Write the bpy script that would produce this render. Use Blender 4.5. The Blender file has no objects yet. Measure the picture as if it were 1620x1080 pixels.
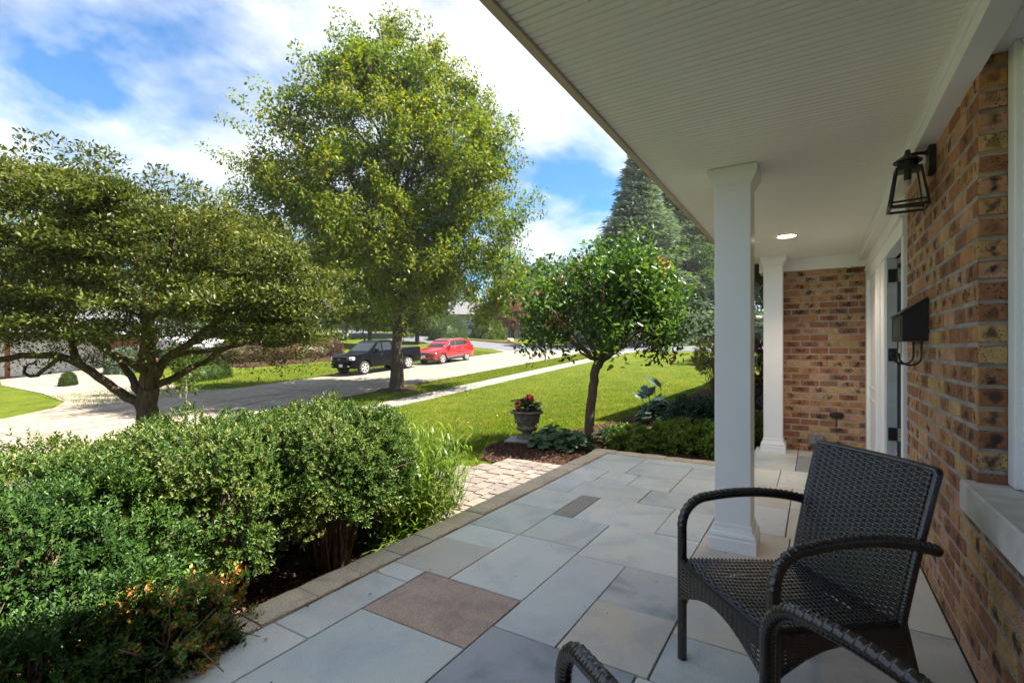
import bpy, bmesh, math, random
import numpy as np
from mathutils import Vector, Matrix, noise as mnoise

random.seed(7)
rng = np.random.default_rng(11)
sc = bpy.context.scene
COL = sc.collection
R = math.radians

# ------------------------------------------------------------------ camera
cd = bpy.data.cameras.new('camera')
cam = bpy.data.objects.new('camera', cd)
COL.objects.link(cam)
cd.sensor_width = 36.0
cd.lens = 36.0 * 781.6 / 1620.0
cd.shift_y = 12.0 / 1620.0
cd.clip_start = 0.02
cd.clip_end = 3000
YAW = math.atan2(478, 781.6)
cam.location = (0, 0, 1.29)
cam.rotation_euler = (R(90), 0, YAW - R(90))
sc.camera = cam

# ------------------------------------------------------------------ sun, sky, exposure
SUN = Vector((0.30, -0.56, 1.0)).normalized()
EL = math.asin(SUN.z)
ROT = math.atan2(SUN.x, SUN.y)
sd = bpy.data.lights.new('sun', 'SUN')
sd.energy = 2.0
sd.angle = R(0.53)
sd.color = (1.0, 0.93, 0.82)
sun = bpy.data.objects.new('sun', sd)
COL.objects.link(sun)
sun.rotation_euler = SUN.to_track_quat('Z', 'Y').to_euler()
sc.view_settings.view_transform = 'Standard'
sc.view_settings.look = 'None'
sc.view_settings.gamma = 1
sc.view_settings.use_curve_mapping = False
sc.view_settings.exposure = 3.42
sc.cycles.diffuse_bounces = 6

w = bpy.data.worlds.new('World')
sc.world = w
w.use_nodes = True
nt = w.node_tree
for n in list(nt.nodes):
    nt.nodes.remove(n)


def N(t, kind, **kw):
    n = t.nodes.new(kind)
    for k, v in kw.items():
        if k.startswith('i_'):
            n.inputs[k[2:].replace('_', ' ')].default_value = v
        else:
            setattr(n, k, v)
    return n


def ramp(t, stops, interp='LINEAR'):
    n = t.nodes.new('ShaderNodeValToRGB')
    n.color_ramp.interpolation = interp
    el = n.color_ramp.elements
    while len(el) > 1:
        el.remove(el[-1])
    for i, (p, c) in enumerate(stops):
        e = el[0] if i == 0 else el.new(p)
        e.position = p
        e.color = (c[0], c[1], c[2], 1) if not isinstance(c, (int, float)) else (c, c, c, 1)
    return n


L = nt.links.new
sky = N(nt, 'ShaderNodeTexSky', sky_type='NISHITA', sun_disc=False, sun_elevation=EL, sun_rotation=ROT)
sky.air_density = 1.0
sky.dust_density = 0.3
sky.ozone_density = 3.0
tc = N(nt, 'ShaderNodeTexCoord')
sep = N(nt, 'ShaderNodeSeparateXYZ')
L(tc.outputs['Generated'], sep.inputs[0])
za = N(nt, 'ShaderNodeMath', operation='MAXIMUM'); za.inputs[1].default_value = 0.0
L(sep.outputs['Z'], za.inputs[0])
zb = N(nt, 'ShaderNodeMath', operation='ADD'); zb.inputs[1].default_value = 0.22
L(za.outputs[0], zb.inputs[0])
vd = N(nt, 'ShaderNodeVectorMath', operation='DIVIDE')
cmb = N(nt, 'ShaderNodeCombineXYZ')
for k in range(3):
    L(zb.outputs[0], cmb.inputs[k])
L(tc.outputs['Generated'], vd.inputs[0])
L(cmb.outputs[0], vd.inputs[1])
mp = N(nt, 'ShaderNodeMapping')
mp.inputs['Location'].default_value = (3.1, 1.7, 0)
mp.inputs['Scale'].default_value = (1.0, 1.0, 0.0)
L(vd.outputs[0], mp.inputs[0])
n1 = N(nt, 'ShaderNodeTexNoise', i_Scale=1.15, i_Detail=9.0, i_Roughness=0.58, i_Distortion=0.25)
L(mp.outputs[0], n1.inputs['Vector'])
cr = ramp(nt, [(0.39, 0.04), (0.485, 0.5), (0.63, 0.95)])
L(n1.outputs[0], cr.inputs[0])
n2 = N(nt, 'ShaderNodeTexNoise', i_Scale=3.2, i_Detail=6.0, i_Roughness=0.6)
L(mp.outputs[0], n2.inputs['Vector'])
cc = ramp(nt, [(0.36, (0.55, 0.575, 0.61)), (0.66, (1.16, 1.15, 1.13))])
L(n2.outputs[0], cc.inputs[0])
skm = N(nt, 'ShaderNodeMix', data_type='RGBA', blend_type='MULTIPLY')
skm.inputs[0].default_value = 1.0
skm.inputs[7].default_value = (0.052, 0.118, 0.158, 1)
L(sky.outputs[0], skm.inputs[6])
mx = N(nt, 'ShaderNodeMix', data_type='RGBA')
L(cr.outputs[0], mx.inputs[0])
L(skm.outputs[2], mx.inputs[6])
L(cc.outputs[0], mx.inputs[7])
bg = N(nt, 'ShaderNodeBackground', i_Strength=0.15)
wo = N(nt, 'ShaderNodeOutputWorld')
L(mx.outputs[2], bg.inputs[0])
L(bg.outputs[0], wo.inputs[0])

# ------------------------------------------------------------------ terrain heights (patio top = 0)


def sm(a, b, t):
    t = np.clip((np.asarray(t, float) - a) / (b - a), 0, 1)
    return t * t * (3 - 2 * t)


def PS(X):
    X = np.asarray(X, float)
    x = np.clip(X, -25, 48)
    return -1.575 + .067 * x + .012 * np.clip(X - 48, 0, 120)


def G(X, Y):
    X = np.asarray(X, float); Y = np.asarray(Y, float)
    p = PS(X)
    nn = np.maximum(-.16, p)
    k = sm(3.6, 11.5, Y)
    z = nn * (1 - k) + p * k
    s = np.clip(.035 + .0035 * (X - 11), .03, .08)
    z = z + s * np.clip(Y - 25, 0, 30)
    # the planting beds by the patio sit a little lower
    z = z - .07 * (1 - sm(3.0, 3.2, Y)) * (1 - sm(2.9, 3.2, X)) * sm(2.3, 2.38, Y)
    return z


def g(X, Y):
    return float(G(X, Y))

# ------------------------------------------------------------------ materials


def mat(name):
    m = bpy.data.materials.new(name)
    m.use_nodes = True
    t = m.node_tree
    b = t.nodes['Principled BSDF']
    return m, t, b, t.links.new


def simple(name, col, rough=.5, metal=0.0, spec=.5, var=.12, scale=6.0, bump=0.0, bscale=60.0, coat=0.0, coord='Object'):
    m, t, b, l = mat(name)
    tcn = N(t, 'ShaderNodeTexCoord')
    n = N(t, 'ShaderNodeTexNoise', i_Scale=scale, i_Detail=5.0)
    l(tcn.outputs[coord], n.inputs['Vector'])
    c0 = tuple(max(0, x * (1 - var)) for x in col)
    c1 = tuple(min(1, x * (1 + var)) for x in col)
    r = ramp(t, [(.3, c0), (.7, c1)])
    l(n.outputs[0], r.inputs[0])
    l(r.outputs[0], b.inputs['Base Color'])
    b.inputs['Roughness'].default_value = rough
    b.inputs['Metallic'].default_value = metal
    b.inputs['Specular IOR Level'].default_value = spec
    b.inputs['Coat Weight'].default_value = coat
    if bump > 0:
        n2_ = N(t, 'ShaderNodeTexNoise', i_Scale=bscale, i_Detail=6.0)
        l(tcn.outputs[coord], n2_.inputs['Vector'])
        bp = N(t, 'ShaderNodeBump', i_Strength=bump, i_Distance=.01)
        l(n2_.outputs[0], bp.inputs['Height'])
        l(bp.outputs[0], b.inputs['Normal'])
    return m


def leafmat(name, cols, trans=.32, rough=.42, tcol=None, pos_scale=.8, spec=.22):
    """cols: ramp over a per-leaf random number; a slow noise shifts whole clumps"""
    m, t, b, l = mat(name)
    ge = N(t, 'ShaderNodeNewGeometry')
    n = N(t, 'ShaderNodeTexNoise', i_Scale=pos_scale, i_Detail=2.0)
    l(ge.outputs['Position'], n.inputs['Vector'])
    a = N(t, 'ShaderNodeMath', operation='MULTIPLY_ADD')
    a.inputs[1].default_value = 1.1; a.inputs[2].default_value = -.55
    l(n.outputs[0], a.inputs[0])
    s = N(t, 'ShaderNodeMath', operation='ADD', use_clamp=True)
    l(a.outputs[0], s.inputs[0]); l(ge.outputs['Random Per Island'], s.inputs[1])
    k = len(cols)
    r = ramp(t, [(i / (k - 1), c) for i, c in enumerate(cols)])
    l(s.outputs[0], r.inputs[0])
    l(r.outputs[0], b.inputs['Base Color'])
    b.inputs['Roughness'].default_value = rough
    b.inputs['Specular IOR Level'].default_value = spec
    tr = N(t, 'ShaderNodeBsdfTranslucent')
    hs = N(t, 'ShaderNodeMix', data_type='RGBA', blend_type='MULTIPLY')
    hs.inputs[0].default_value = 1
    hs.inputs[7].default_value = tcol or (1.7, 1.7, .7, 1)
    l(r.outputs[0], hs.inputs[6]); l(hs.outputs[2], tr.inputs[0])
    mxs = N(t, 'ShaderNodeMixShader')
    mxs.inputs[0].default_value = trans
    l(b.outputs[0], mxs.inputs[1]); l(tr.outputs[0], mxs.inputs[2])
    l(mxs.outputs[0], t.nodes['Material Output'].inputs[0])
    return m


def barkmat(name, c0, c1, scale=9):
    m, t, b, l = mat(name)
    tcn = N(t, 'ShaderNodeTexCoord')
    mpn = N(t, 'ShaderNodeMapping'); mpn.inputs['Scale'].default_value = (1, 1, .22)
    l(tcn.outputs['Object'], mpn.inputs[0])
    n = N(t, 'ShaderNodeTexNoise', i_Scale=scale * 3, i_Detail=8.0, i_Roughness=.65)
    l(mpn.outputs[0], n.inputs['Vector'])
    v = N(t, 'ShaderNodeTexVoronoi', i_Scale=scale * 4.0)
    l(mpn.outputs[0], v.inputs['Vector'])
    r = ramp(t, [(.3, c0), (.72, c1)])
    l(n.outputs[0], r.inputs[0]); l(r.outputs[0], b.inputs['Base Color'])
    b.inputs['Roughness'].default_value = .9
    b.inputs['Specular IOR Level'].default_value = .15
    ad = N(t, 'ShaderNodeMath', operation='ADD')
    l(n.outputs[0], ad.inputs[0]); l(v.outputs[0], ad.inputs[1])
    bp = N(t, 'ShaderNodeBump', i_Strength=.9, i_Distance=.02)
    l(ad.outputs[0], bp.inputs['Height']); l(bp.outputs[0], b.inputs['Normal'])
    return m


def brickmat():
    m, t, b, l = mat('flashed brick')
    ge = N(t, 'ShaderNodeNewGeometry')
    oi = N(t, 'ShaderNodeObjectInfo')
    a = N(t, 'ShaderNodeMath', operation='ADD')
    l(ge.outputs['Random Per Island'], a.inputs[0]); l(oi.outputs['Random'], a.inputs[1])
    f = N(t, 'ShaderNodeMath', operation='FRACT'); l(a.outputs[0], f.inputs[0])
    base = ramp(t, [(0, (.30, .13, .065)), (.12, (.45, .225, .105)), (.28, (.47, .28, .135)), (.42, (.5, .33, .16)), (.54, (.36, .175, .09)), (.7, (.5, .28, .18)), (.84, (.3, .14, .08)), (1, (.44, .26, .13))], 'CONSTANT')
    l(f.outputs[0], base.inputs[0])
    # offset of the textures from brick to brick
    of = N(t, 'ShaderNodeVectorMath', operation='SCALE'); of.inputs['Scale'].default_value = 1.0
    l(ge.outputs['Position'], of.inputs[0])
    n = N(t, 'ShaderNodeTexNoise', i_Scale=16.0, i_Detail=6.0, i_Roughness=.62)
    l(of.outputs[0], n.inputs['Vector'])
    mot = N(t, 'ShaderNodeMix', data_type='RGBA', blend_type='MULTIPLY')
    mot.inputs[0].default_value = .8
    mr = ramp(t, [(.3, (.78, .7, .62)), (.7, (1.3, 1.27, 1.2))])
    l(n.outputs[0], mr.inputs[0])
    l(base.outputs[0], mot.inputs[6]); l(mr.outputs[0], mot.inputs[7])
    # flashed dark patch in the middle of some bricks, from the brick's own UV
    uv = N(t, 'ShaderNodeUVMap', uv_map='face')
    ln = N(t, 'ShaderNodeVectorMath', operation='LENGTH'); l(uv.outputs[0], ln.inputs[0])
    n3 = N(t, 'ShaderNodeTexNoise', i_Scale=34.0, i_Detail=7.0); l(of.outputs[0], n3.inputs['Vector'])
    q = N(t, 'ShaderNodeMath', operation='MULTIPLY_ADD'); q.inputs[1].default_value = 2.4
    l(n3.outputs[0], q.inputs[0]); l(ln.outputs['Value'], q.inputs[2])
    dr = ramp(t, [(.98, 1.0), (1.0, 1.0)])
    sub = N(t, 'ShaderNodeMapRange'); sub.inputs[1].default_value = 1.3; sub.inputs[2].default_value = 1.85; sub.inputs[3].default_value = 1; sub.inputs[4].default_value = 0
    l(q.outputs[0], sub.inputs[0])
    f2 = N(t, 'ShaderNodeMath', operation='MULTIPLY'); f2.inputs[1].default_value = 7.31
    l(a.outputs[0], f2.inputs[0])
    f3 = N(t, 'ShaderNodeMath', operation='FRACT'); l(f2.outputs[0], f3.inputs[0])
    sel = ramp(t, [(0, 0.0), (.28, .0), (.3, .55), (.5, .85), (.72, 1.0)], 'CONSTANT'); l(f3.outputs[0], sel.inputs[0])
    mu = N(t, 'ShaderNodeMath', operation='MULTIPLY'); l(sub.outputs[0], mu.inputs[0]); l(sel.outputs[0], mu.inputs[1])
    dk = N(t, 'ShaderNodeMix', data_type='RGBA'); dk.inputs[7].default_value = (.045, .036, .032, 1)
    l(mu.outputs[0], dk.inputs[0]); l(mot.outputs[2], dk.inputs[6])
    # iron spots
    vo = N(t, 'ShaderNodeTexVoronoi', i_Scale=105.0); l(of.outputs[0], vo.inputs['Vector'])
    n4 = N(t, 'ShaderNodeTexNoise', i_Scale=14.0); l(of.outputs[0], n4.inputs['Vector'])
    vq = N(t, 'ShaderNodeMath', operation='MULTIPLY_ADD'); vq.inputs[1].default_value = -.75
    l(n4.outputs[0], vq.inputs[0]); l(vo.outputs['Distance'], vq.inputs[2])
    vs = N(t, 'ShaderNodeMapRange'); vs.inputs[1].default_value = -.24; vs.inputs[2].default_value = -.12; vs.inputs[3].default_value = 1; vs.inputs[4].default_value = 0
    l(vq.outputs[0], vs.inputs[0])
    sp = N(t, 'ShaderNodeMix', data_type='RGBA'); sp.inputs[7].default_value = (.05, .035, .03, 1)
    l(vs.outputs[0], sp.inputs[0]); l(dk.outputs[2], sp.inputs[6])
    l(sp.outputs[2], b.inputs['Base Color'])
    b.inputs['Roughness'].default_value = .8
    b.inputs['Specular IOR Level'].default_value = .25
    hh = N(t, 'ShaderNodeMath', operation='SUBTRACT'); l(n3.outputs[0], hh.inputs[0]); l(vs.outputs[0], hh.inputs[1])
    bp = N(t, 'ShaderNodeBump', i_Strength=.6, i_Distance=.004); l(hh.outputs[0], bp.inputs['Height'])
    l(bp.outputs[0], b.inputs['Normal'])
    return m


def stonemat(name, cols, rough=.5, scale=3.0, grain=.25, gscale=180, stain=.35):
    m, t, b, l = mat(name)
    oi = N(t, 'ShaderNodeObjectInfo')
    ge = N(t, 'ShaderNodeNewGeometry')
    k = len(cols)
    a = N(t, 'ShaderNodeMath', operation='ADD')
    l(oi.outputs['Random'], a.inputs[0]); l(ge.outputs['Random Per Island'], a.inputs[1])
    f = N(t, 'ShaderNodeMath', operation='FRACT'); l(a.outputs[0], f.inputs[0])
    r = ramp(t, [(i / k, c) for i, c in enumerate(cols)], 'CONSTANT'); l(f.outputs[0], r.inputs[0])
    n = N(t, 'ShaderNodeTexNoise', i_Scale=scale, i_Detail=7.0, i_Roughness=.6, i_Distortion=.8)
    # each stone gets its own stretch of the noise
    add = N(t, 'ShaderNodeVectorMath', operation='ADD')
    sc_ = N(t, 'ShaderNodeMath', operation='MULTIPLY'); sc_.inputs[1].default_value = 50.0
    l(f.outputs[0], sc_.inputs[0])
    l(ge.outputs['Position'], add.inputs[0]); l(sc_.outputs[0], add.inputs[1])
    l(add.outputs[0], n.inputs['Vector'])
    mr = ramp(t, [(.28, (1 - stain, 1 - stain * .95, 1 - stain * .8)), (.5, (1, 1, 1)), (.75, (1 + stain * .35, 1 + stain * .33, 1 + stain * .25))])
    l(n.outputs[0], mr.inputs[0])
    mu = N(t, 'ShaderNodeMix', data_type='RGBA', blend_type='MULTIPLY'); mu.inputs[0].default_value = 1
    l(r.outputs[0], mu.inputs[6]); l(mr.outputs[0], mu.inputs[7])
    n6 = N(t, 'ShaderNodeTexNoise', i_Scale=scale * .7, i_Detail=5.0, i_Roughness=.65, i_Distortion=1.5); l(add.outputs[0], n6.inputs['Vector'])
    wr_ = ramp(t, [(.3, (.94, .99, 1.03)), (.52, (1, 1, 1)), (.66, (1.05, 1.0, .93)), (.8, (1.02, .93, .82))]); l(n6.outputs[0], wr_.inputs[0])
    mu3 = N(t, 'ShaderNodeMix', data_type='RGBA', blend_type='MULTIPLY'); mu3.inputs[0].default_value = 1
    l(mu.outputs[2], mu3.inputs[6]); l(wr_.outputs[0], mu3.inputs[7]); mu = mu3
    n7 = N(t, 'ShaderNodeTexNoise', i_Scale=38.0, i_Detail=3.0); l(add.outputs[0], n7.inputs['Vector'])
    sp_ = ramp(t, [(.7, (1, 1, 1)), (.76, (.72, .68, .62))]); l(n7.outputs[0], sp_.inputs[0])
    mu4 = N(t, 'ShaderNodeMix', data_type='RGBA', blend_type='MULTIPLY'); mu4.inputs[0].default_value = .8
    l(mu.outputs[2], mu4.inputs[6]); l(sp_.outputs[0], mu4.inputs[7]); mu = mu4
    n5 = N(t, 'ShaderNodeTexNoise', i_Scale=gscale, i_Detail=4.0); l(ge.outputs['Position'], n5.inputs['Vector'])
    gr = ramp(t, [(.3, (1 - grain,) * 3), (.7, (1 + grain,) * 3)]); l(n5.outputs[0], gr.inputs[0])
    mu2 = N(t, 'ShaderNodeMix', data_type='RGBA', blend_type='MULTIPLY'); mu2.inputs[0].default_value = 1
    l(mu.outputs[2], mu2.inputs[6]); l(gr.outputs[0], mu2.inputs[7])
    l(mu2.outputs[2], b.inputs['Base Color'])
    b.inputs['Roughness'].default_value = rough
    b.inputs['Specular IOR Level'].default_value = .35
    sm_ = N(t, 'ShaderNodeMath', operation='ADD'); l(n5.outputs[0], sm_.inputs[0]); l(n.outputs[0], sm_.inputs[1])
    bp = N(t, 'ShaderNodeBump', i_Strength=.6, i_Distance=.005); l(sm_.outputs[0], bp.inputs['Height'])
    l(bp.outputs[0], b.inputs['Normal'])
    return m


def groundmat(name, stops, scale, det=8, bump=.4, bscale=40, rough=.95, dist=.03, scale2=None):
    m, t, b, l = mat(name)
    ge = N(t, 'ShaderNodeNewGeometry')
    n = N(t, 'ShaderNodeTexNoise', i_Scale=scale, i_Detail=float(det), i_Roughness=.6)
    l(ge.outputs['Position'], n.inputs['Vector'])
    r = ramp(t, stops); l(n.outputs[0], r.inputs[0])
    out = r.outputs[0]
    n2_ = N(t, 'ShaderNodeTexNoise', i_Scale=bscale, i_Detail=6.0); l(ge.outputs['Position'], n2_.inputs['Vector'])
    if scale2:
        n3 = N(t, 'ShaderNodeTexNoise', i_Scale=scale2, i_Detail=3.0); l(ge.outputs['Position'], n3.inputs['Vector'])
        rr = ramp(t, [(.35, (.8, .8, .8)), (.65, (1.18, 1.18, 1.18))]); l(n3.outputs[0], rr.inputs[0])
        mu = N(t, 'ShaderNodeMix', data_type='RGBA', blend_type='MULTIPLY'); mu.inputs[0].default_value = 1
        l(out, mu.inputs[6]); l(rr.outputs[0], mu.inputs[7]); out = mu.outputs[2]
    rr2 = ramp(t, [(.3, (.75, .75, .75)), (.7, (1.25, 1.25, 1.25))]); l(n2_.outputs[0], rr2.inputs[0])
    mu = N(t, 'ShaderNodeMix', data_type='RGBA', blend_type='MULTIPLY'); mu.inputs[0].default_value = .7
    l(out, mu.inputs[6]); l(rr2.outputs[0], mu.inputs[7])
    l(mu.outputs[2], b.inputs['Base Color'])
    b.inputs['Roughness'].default_value = rough
    b.inputs['Specular IOR Level'].default_value = .12
    bp = N(t, 'ShaderNodeBump', i_Strength=bump, i_Distance=dist); l(n2_.outputs[0], bp.inputs['Height'])
    l(bp.outputs[0], b.inputs['Normal'])
    return m


def emis(name, col, s):
    m, t, b, l = mat(name)
    b.inputs['Base Color'].default_value = (*col, 1)
    b.inputs['Emission Color'].default_value = (*col, 1)
    b.inputs['Emission Strength'].default_value = s
    return m


def glassmat(name, tint=(.8, .85, .85), rough=.02, dark=True):
    m, t, b, l = mat(name)
    if dark:
        b.inputs['Base Color'].default_value = (*tint, 1)
        b.inputs['Roughness'].default_value = rough
        b.inputs['Specular IOR Level'].default_value = .9
        b.inputs['Coat Weight'].default_value = 1
        b.inputs['Coat Roughness'].default_value = .02
    else:
        gl = N(t, 'ShaderNodeBsdfGlossy'); gl.inputs['Roughness'].default_value = .03
        tr = N(t, 'ShaderNodeBsdfTransparent'); tr.inputs[0].default_value = (*tint, 1)
        fr = N(t, 'ShaderNodeFresnel'); fr.inputs[0].default_value = 1.5
        ms = N(t, 'ShaderNodeMixShader')
        l(fr.outputs[0], ms.inputs[0]); l(tr.outputs[0], ms.inputs[1]); l(gl.outputs[0], ms.inputs[2])
        l(ms.outputs[0], t.nodes['Material Output'].inputs[0])
    return m


M = {}
M['lawn'] = groundmat('lawn', [(.3, (0.04097, 0.06658, 0.003758)), (.5, (0.06829, 0.09275, 0.004509)), (.7, (0.1002, 0.107, 0.00877))], .9, bump=.8, bscale=55, scale2=9)
M['grassblade'] = leafmat('grass blade', [(0.04603, 0.09895, 0.003506), (0.08633, 0.1422, 0.005261), (0.1324, 0.1669, 0.00877), (0.1841, 0.1792, 0.02455)], trans=.4, rough=.5, pos_scale=.7)
M['mulch'] = groundmat('mulch bed', [(.3, (0.02, 0.011, 0.008)), (.7, (0.07, 0.036, 0.022))], 20, bump=1, bscale=70)
M['chip'] = leafmat('bark chip', [(.03, .016, .011), (.07, .035, .022), (.13, .066, .042), (.2, .12, .085)], trans=.02, rough=.9, spec=.15)
M['concrete'] = groundmat('tan concrete', [(.3, (0.2136, 0.1789, 0.1362)), (.7, (0.2671, 0.2298, 0.1817))], .7, bump=.25, bscale=90, rough=.85, dist=.01, scale2=4)
M['concrete2'] = groundmat('grey concrete', [(.3, (0.1898, 0.1755, 0.1518)), (.7, (0.2466, 0.2277, 0.1992))], 1.2, bump=.25, bscale=90, rough=.85, dist=.01, scale2=5)
M['asphalt'] = groundmat('worn blue grey asphalt', [(.3, (0.096, 0.1008, 0.1152)), (.7, (0.1296, 0.1344, 0.144))], 1.2, bump=.3, bscale=90, rough=.8)
M['joint'] = simple('dark road joint', (.07, .06, .05), .95)
M['earth'] = simple('brown soil edge', (.09, .055, .032), .95, scale=8, bump=.5)
M['bluestone'] = stonemat('bluestone', [(0.6093, 0.6165, 0.5576), (0.6729, 0.6658, 0.6041), (0.5713, 0.5857, 0.546), (0.6348, 0.6288, 0.5519), (0.711, 0.6966, 0.6273), (0.6221, 0.6165, 0.5926)], gscale=230, grain=.13, stain=.24, scale=2.2)
M['bluedark'] = stonemat('dark bluestone', [(0.3925, 0.3985, 0.4136)], gscale=240, grain=.1, stain=.3, scale=3)
M['bluebrown'] = stonemat('brownish bluestone', [(0.6125, 0.5472, 0.4597)], gscale=240, grain=.12, stain=.22, scale=2.4)
M['bluecloud'] = stonemat('clouded bluestone', [(0.538, 0.5348, 0.504)], gscale=240, grain=.1, stain=.5, scale=2.6)
M['redstone'] = stonemat('red sandstone', [(.45, .33, .26)], gscale=150, grain=.3, stain=.3, scale=6, rough=.85)
M['tanstone'] = stonemat('tan grey sandstone', [(.33, .29, .25)], gscale=120, grain=.25, stain=.25, scale=6, rough=.85)
M['edging'] = stonemat('tan concrete block', [(0.5999, 0.4845, 0.3448), (0.646, 0.5249, 0.3727), (0.5653, 0.4614, 0.3337)], gscale=150, grain=.3, stain=.3, scale=7, rough=.9)
M['paver'] = stonemat('tumbled paver', [(0.157, 0.1311, 0.1109), (0.1757, 0.1457, 0.1228), (0.1383, 0.1166, 0.103), (0.1869, 0.1531, 0.1267)], gscale=110, grain=.25, stain=.3, scale=6, rough=.9)
M['sand'] = simple('dark joint sand', (.10, .09, .08), .95, bump=.4)
M['mortar'] = simple('grey mortar', (.35, .335, .31), .95, scale=7, var=.3, bump=.9, bscale=120)
M['brick'] = brickmat()
M['white'] = simple('white painted board', (.87, .87, .89), .38, var=.02, scale=2)
M['ceiling'] = simple('white beadboard', (.88, .865, .82), .5, var=.02, scale=1.5)
M['beige'] = simple('beige edge trim', (.52, .43, .3), .5, var=.05)
M['sill'] = simple('limestone sill', (.6, .57, .52), .8, var=.15, scale=9, bump=.3, bscale=90)
M['black'] = simple('black metal', (.012, .012, .013), .42, var=.1, spec=.5)
M['blackpaint'] = simple('black satin box', (.014, .013, .013), .5)
M['plate'] = simple('dark green grey panel', (.05, .055, .045), .5)
M['teal'] = simple('slate blue door', (.045, .085, .11), .4)
M['jamb'] = simple('pale grey aluminium', (.55, .56, .56), .35)
M['hinge'] = simple('worn brass plated hinge', (.55, .5, .4), .35, metal=.3, var=.3, scale=60)
M['screw'] = simple('dark screw', (.03, .03, .03), .5)
M['grey'] = simple('grey plastic', (.2, .21, .21), .5)
M['ivory'] = simple('ivory plastic', (.55, .5, .33), .4)
M['glass'] = glassmat('clear lantern glass', (.93, .92, .86), dark=False)
M['window'] = glassmat('window glass', (.03, .035, .04))
M['bulb'] = simple('bulb collar', (.6, .6, .55), .25)
M['lamp'] = emis('lit lamp lens', (1.0, .78, .5), 3.0)
M['wicker'] = simple('dark resin wicker', (.024, .018, .016), .24, var=.3, scale=25, spec=.8)
M['wickerdark'] = simple('dark resin tube', (.009, .008, .008), .4, spec=.5)
M['bark1'] = barkmat('brown bark', (.05, .033, .024), (.17, .12, .088))
M['bark2'] = barkmat('grey brown bark', (.032, .024, .018), (.11, .085, .062), 6)
M['bark3'] = barkmat('smooth dark bark', (.07, .05, .038), (.19, .14, .1), 14)
M['twig'] = simple('grey brown twig', (.16, .11, .08), .9, var=.4, scale=12)
M['leaf1'] = leafmat('glossy dark leaf', [(0.02093, 0.03175, 0.008896), (0.04186, 0.05624, 0.01285), (0.06802, 0.09072, 0.01779), (0.1152, 0.1451, 0.02471), (0.136, 0.1269, 0.03459)], trans=.25, rough=.42, pos_scale=1.0)
M['leaf2'] = leafmat('maple leaf', [(0.03649, 0.07033, 0.007625), (0.05839, 0.1034, 0.00871), (0.08762, 0.1365, 0.01089), (0.1314, 0.1654, 0.01308), (0.2044, 0.1821, 0.01634)], trans=.42, rough=.45, pos_scale=.35)
M['leaf3'] = leafmat('viburnum leaf', [(0.02244, 0.04928, 0.01411), (0.03876, 0.08378, 0.02016), (0.0612, 0.1232, 0.0252), (0.102, 0.1774, 0.03024)], trans=.3, rough=.35, pos_scale=1.5)
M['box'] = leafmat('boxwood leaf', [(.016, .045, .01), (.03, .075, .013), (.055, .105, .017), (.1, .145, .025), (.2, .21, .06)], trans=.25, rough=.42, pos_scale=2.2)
M['boxshade'] = leafmat('shade-darkened green boxwood leaf', [(0.0135, 0.03825, 0.00945), (0.027, 0.06502, 0.0135), (0.045, 0.09945, 0.01755), (0.081, 0.1454, 0.02363)], trans=.25, rough=.45, pos_scale=2.2)  # darker copy of the boxwood leaf, shade put into the colour
M['azalea'] = leafmat('azalea leaf', [(0.04875, 0.1237, 0.02625), (0.0975, 0.225, 0.04125), (0.1707, 0.315, 0.05625), (0.4875, 0.27, 0.09375), (0.8044, 0.2476, 0.075)], trans=.25, rough=.35, pos_scale=3)
M['deadleaf'] = leafmat('dry orange leaf', [(.3, .12, .05), (.42, .2, .09), (.3, .16, .09)], trans=.3, rough=.6)
M['oats'] = leafmat('bright grass leaf', [(0.04312, 0.09858, 0.01232), (0.08625, 0.1601, 0.01848), (0.1417, 0.2156, 0.0308), (0.2218, 0.2649, 0.07393)], trans=.4, rough=.35, pos_scale=3)
M['varieg'] = leafmat('striped sedge leaf', [(0.069, 0.1311, 0.0207), (0.1242, 0.1932, 0.0345), (0.2346, 0.276, 0.0828)], trans=.35, rough=.4, pos_scale=3)
M['heuch'] = leafmat('grey green lobed leaf', [(0.04, 0.08, 0.036), (0.064, 0.112, 0.048), (0.096, 0.152, 0.056)], trans=.25, rough=.4, pos_scale=4)
M['lowshrub'] = leafmat('small bright leaf', [(0.045, 0.09563, 0.01688), (0.1013, 0.18, 0.0225), (0.18, 0.27, 0.03375), (0.225, 0.2925, 0.0675)], trans=.35, rough=.4, pos_scale=3)
M['lig'] = leafmat('dark round leaf', [(.018, .045, .025), (.03, .065, .035), (.05, .09, .05)], trans=.15, rough=.3, pos_scale=4)
M['rose'] = leafmat('yellow green shrub leaf', [(0.133, 0.1197, 0.0399), (0.2128, 0.2394, 0.0665), (0.3192, 0.3192, 0.1064), (0.266, 0.133, 0.0798)], trans=.3, pos_scale=3)
M['far1'] = leafmat('far green leaf', [(0.01823, 0.04256, 0.01095), (0.03344, 0.06687, 0.01338), (0.05471, 0.09115, 0.01823), (0.07903, 0.1156, 0.02128)], trans=.3, pos_scale=.25)
M['far2'] = leafmat('far dark leaf', [(0.03111, 0.06391, 0.02333), (0.05055, 0.09025, 0.03111), (0.07777, 0.1203, 0.03888)], trans=.32, pos_scale=.25)
M['far3'] = leafmat('far bright leaf', [(0.03274, 0.06078, 0.009356), (0.06078, 0.09356, 0.01169), (0.09356, 0.1215, 0.01637)], trans=.4, pos_scale=.3)
M['spruce'] = leafmat('blue green needle', [(0.0578, 0.09894, 0.07137), (0.1028, 0.1546, 0.1071), (0.1541, 0.2042, 0.1427)], trans=.25, pos_scale=.4)
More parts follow.
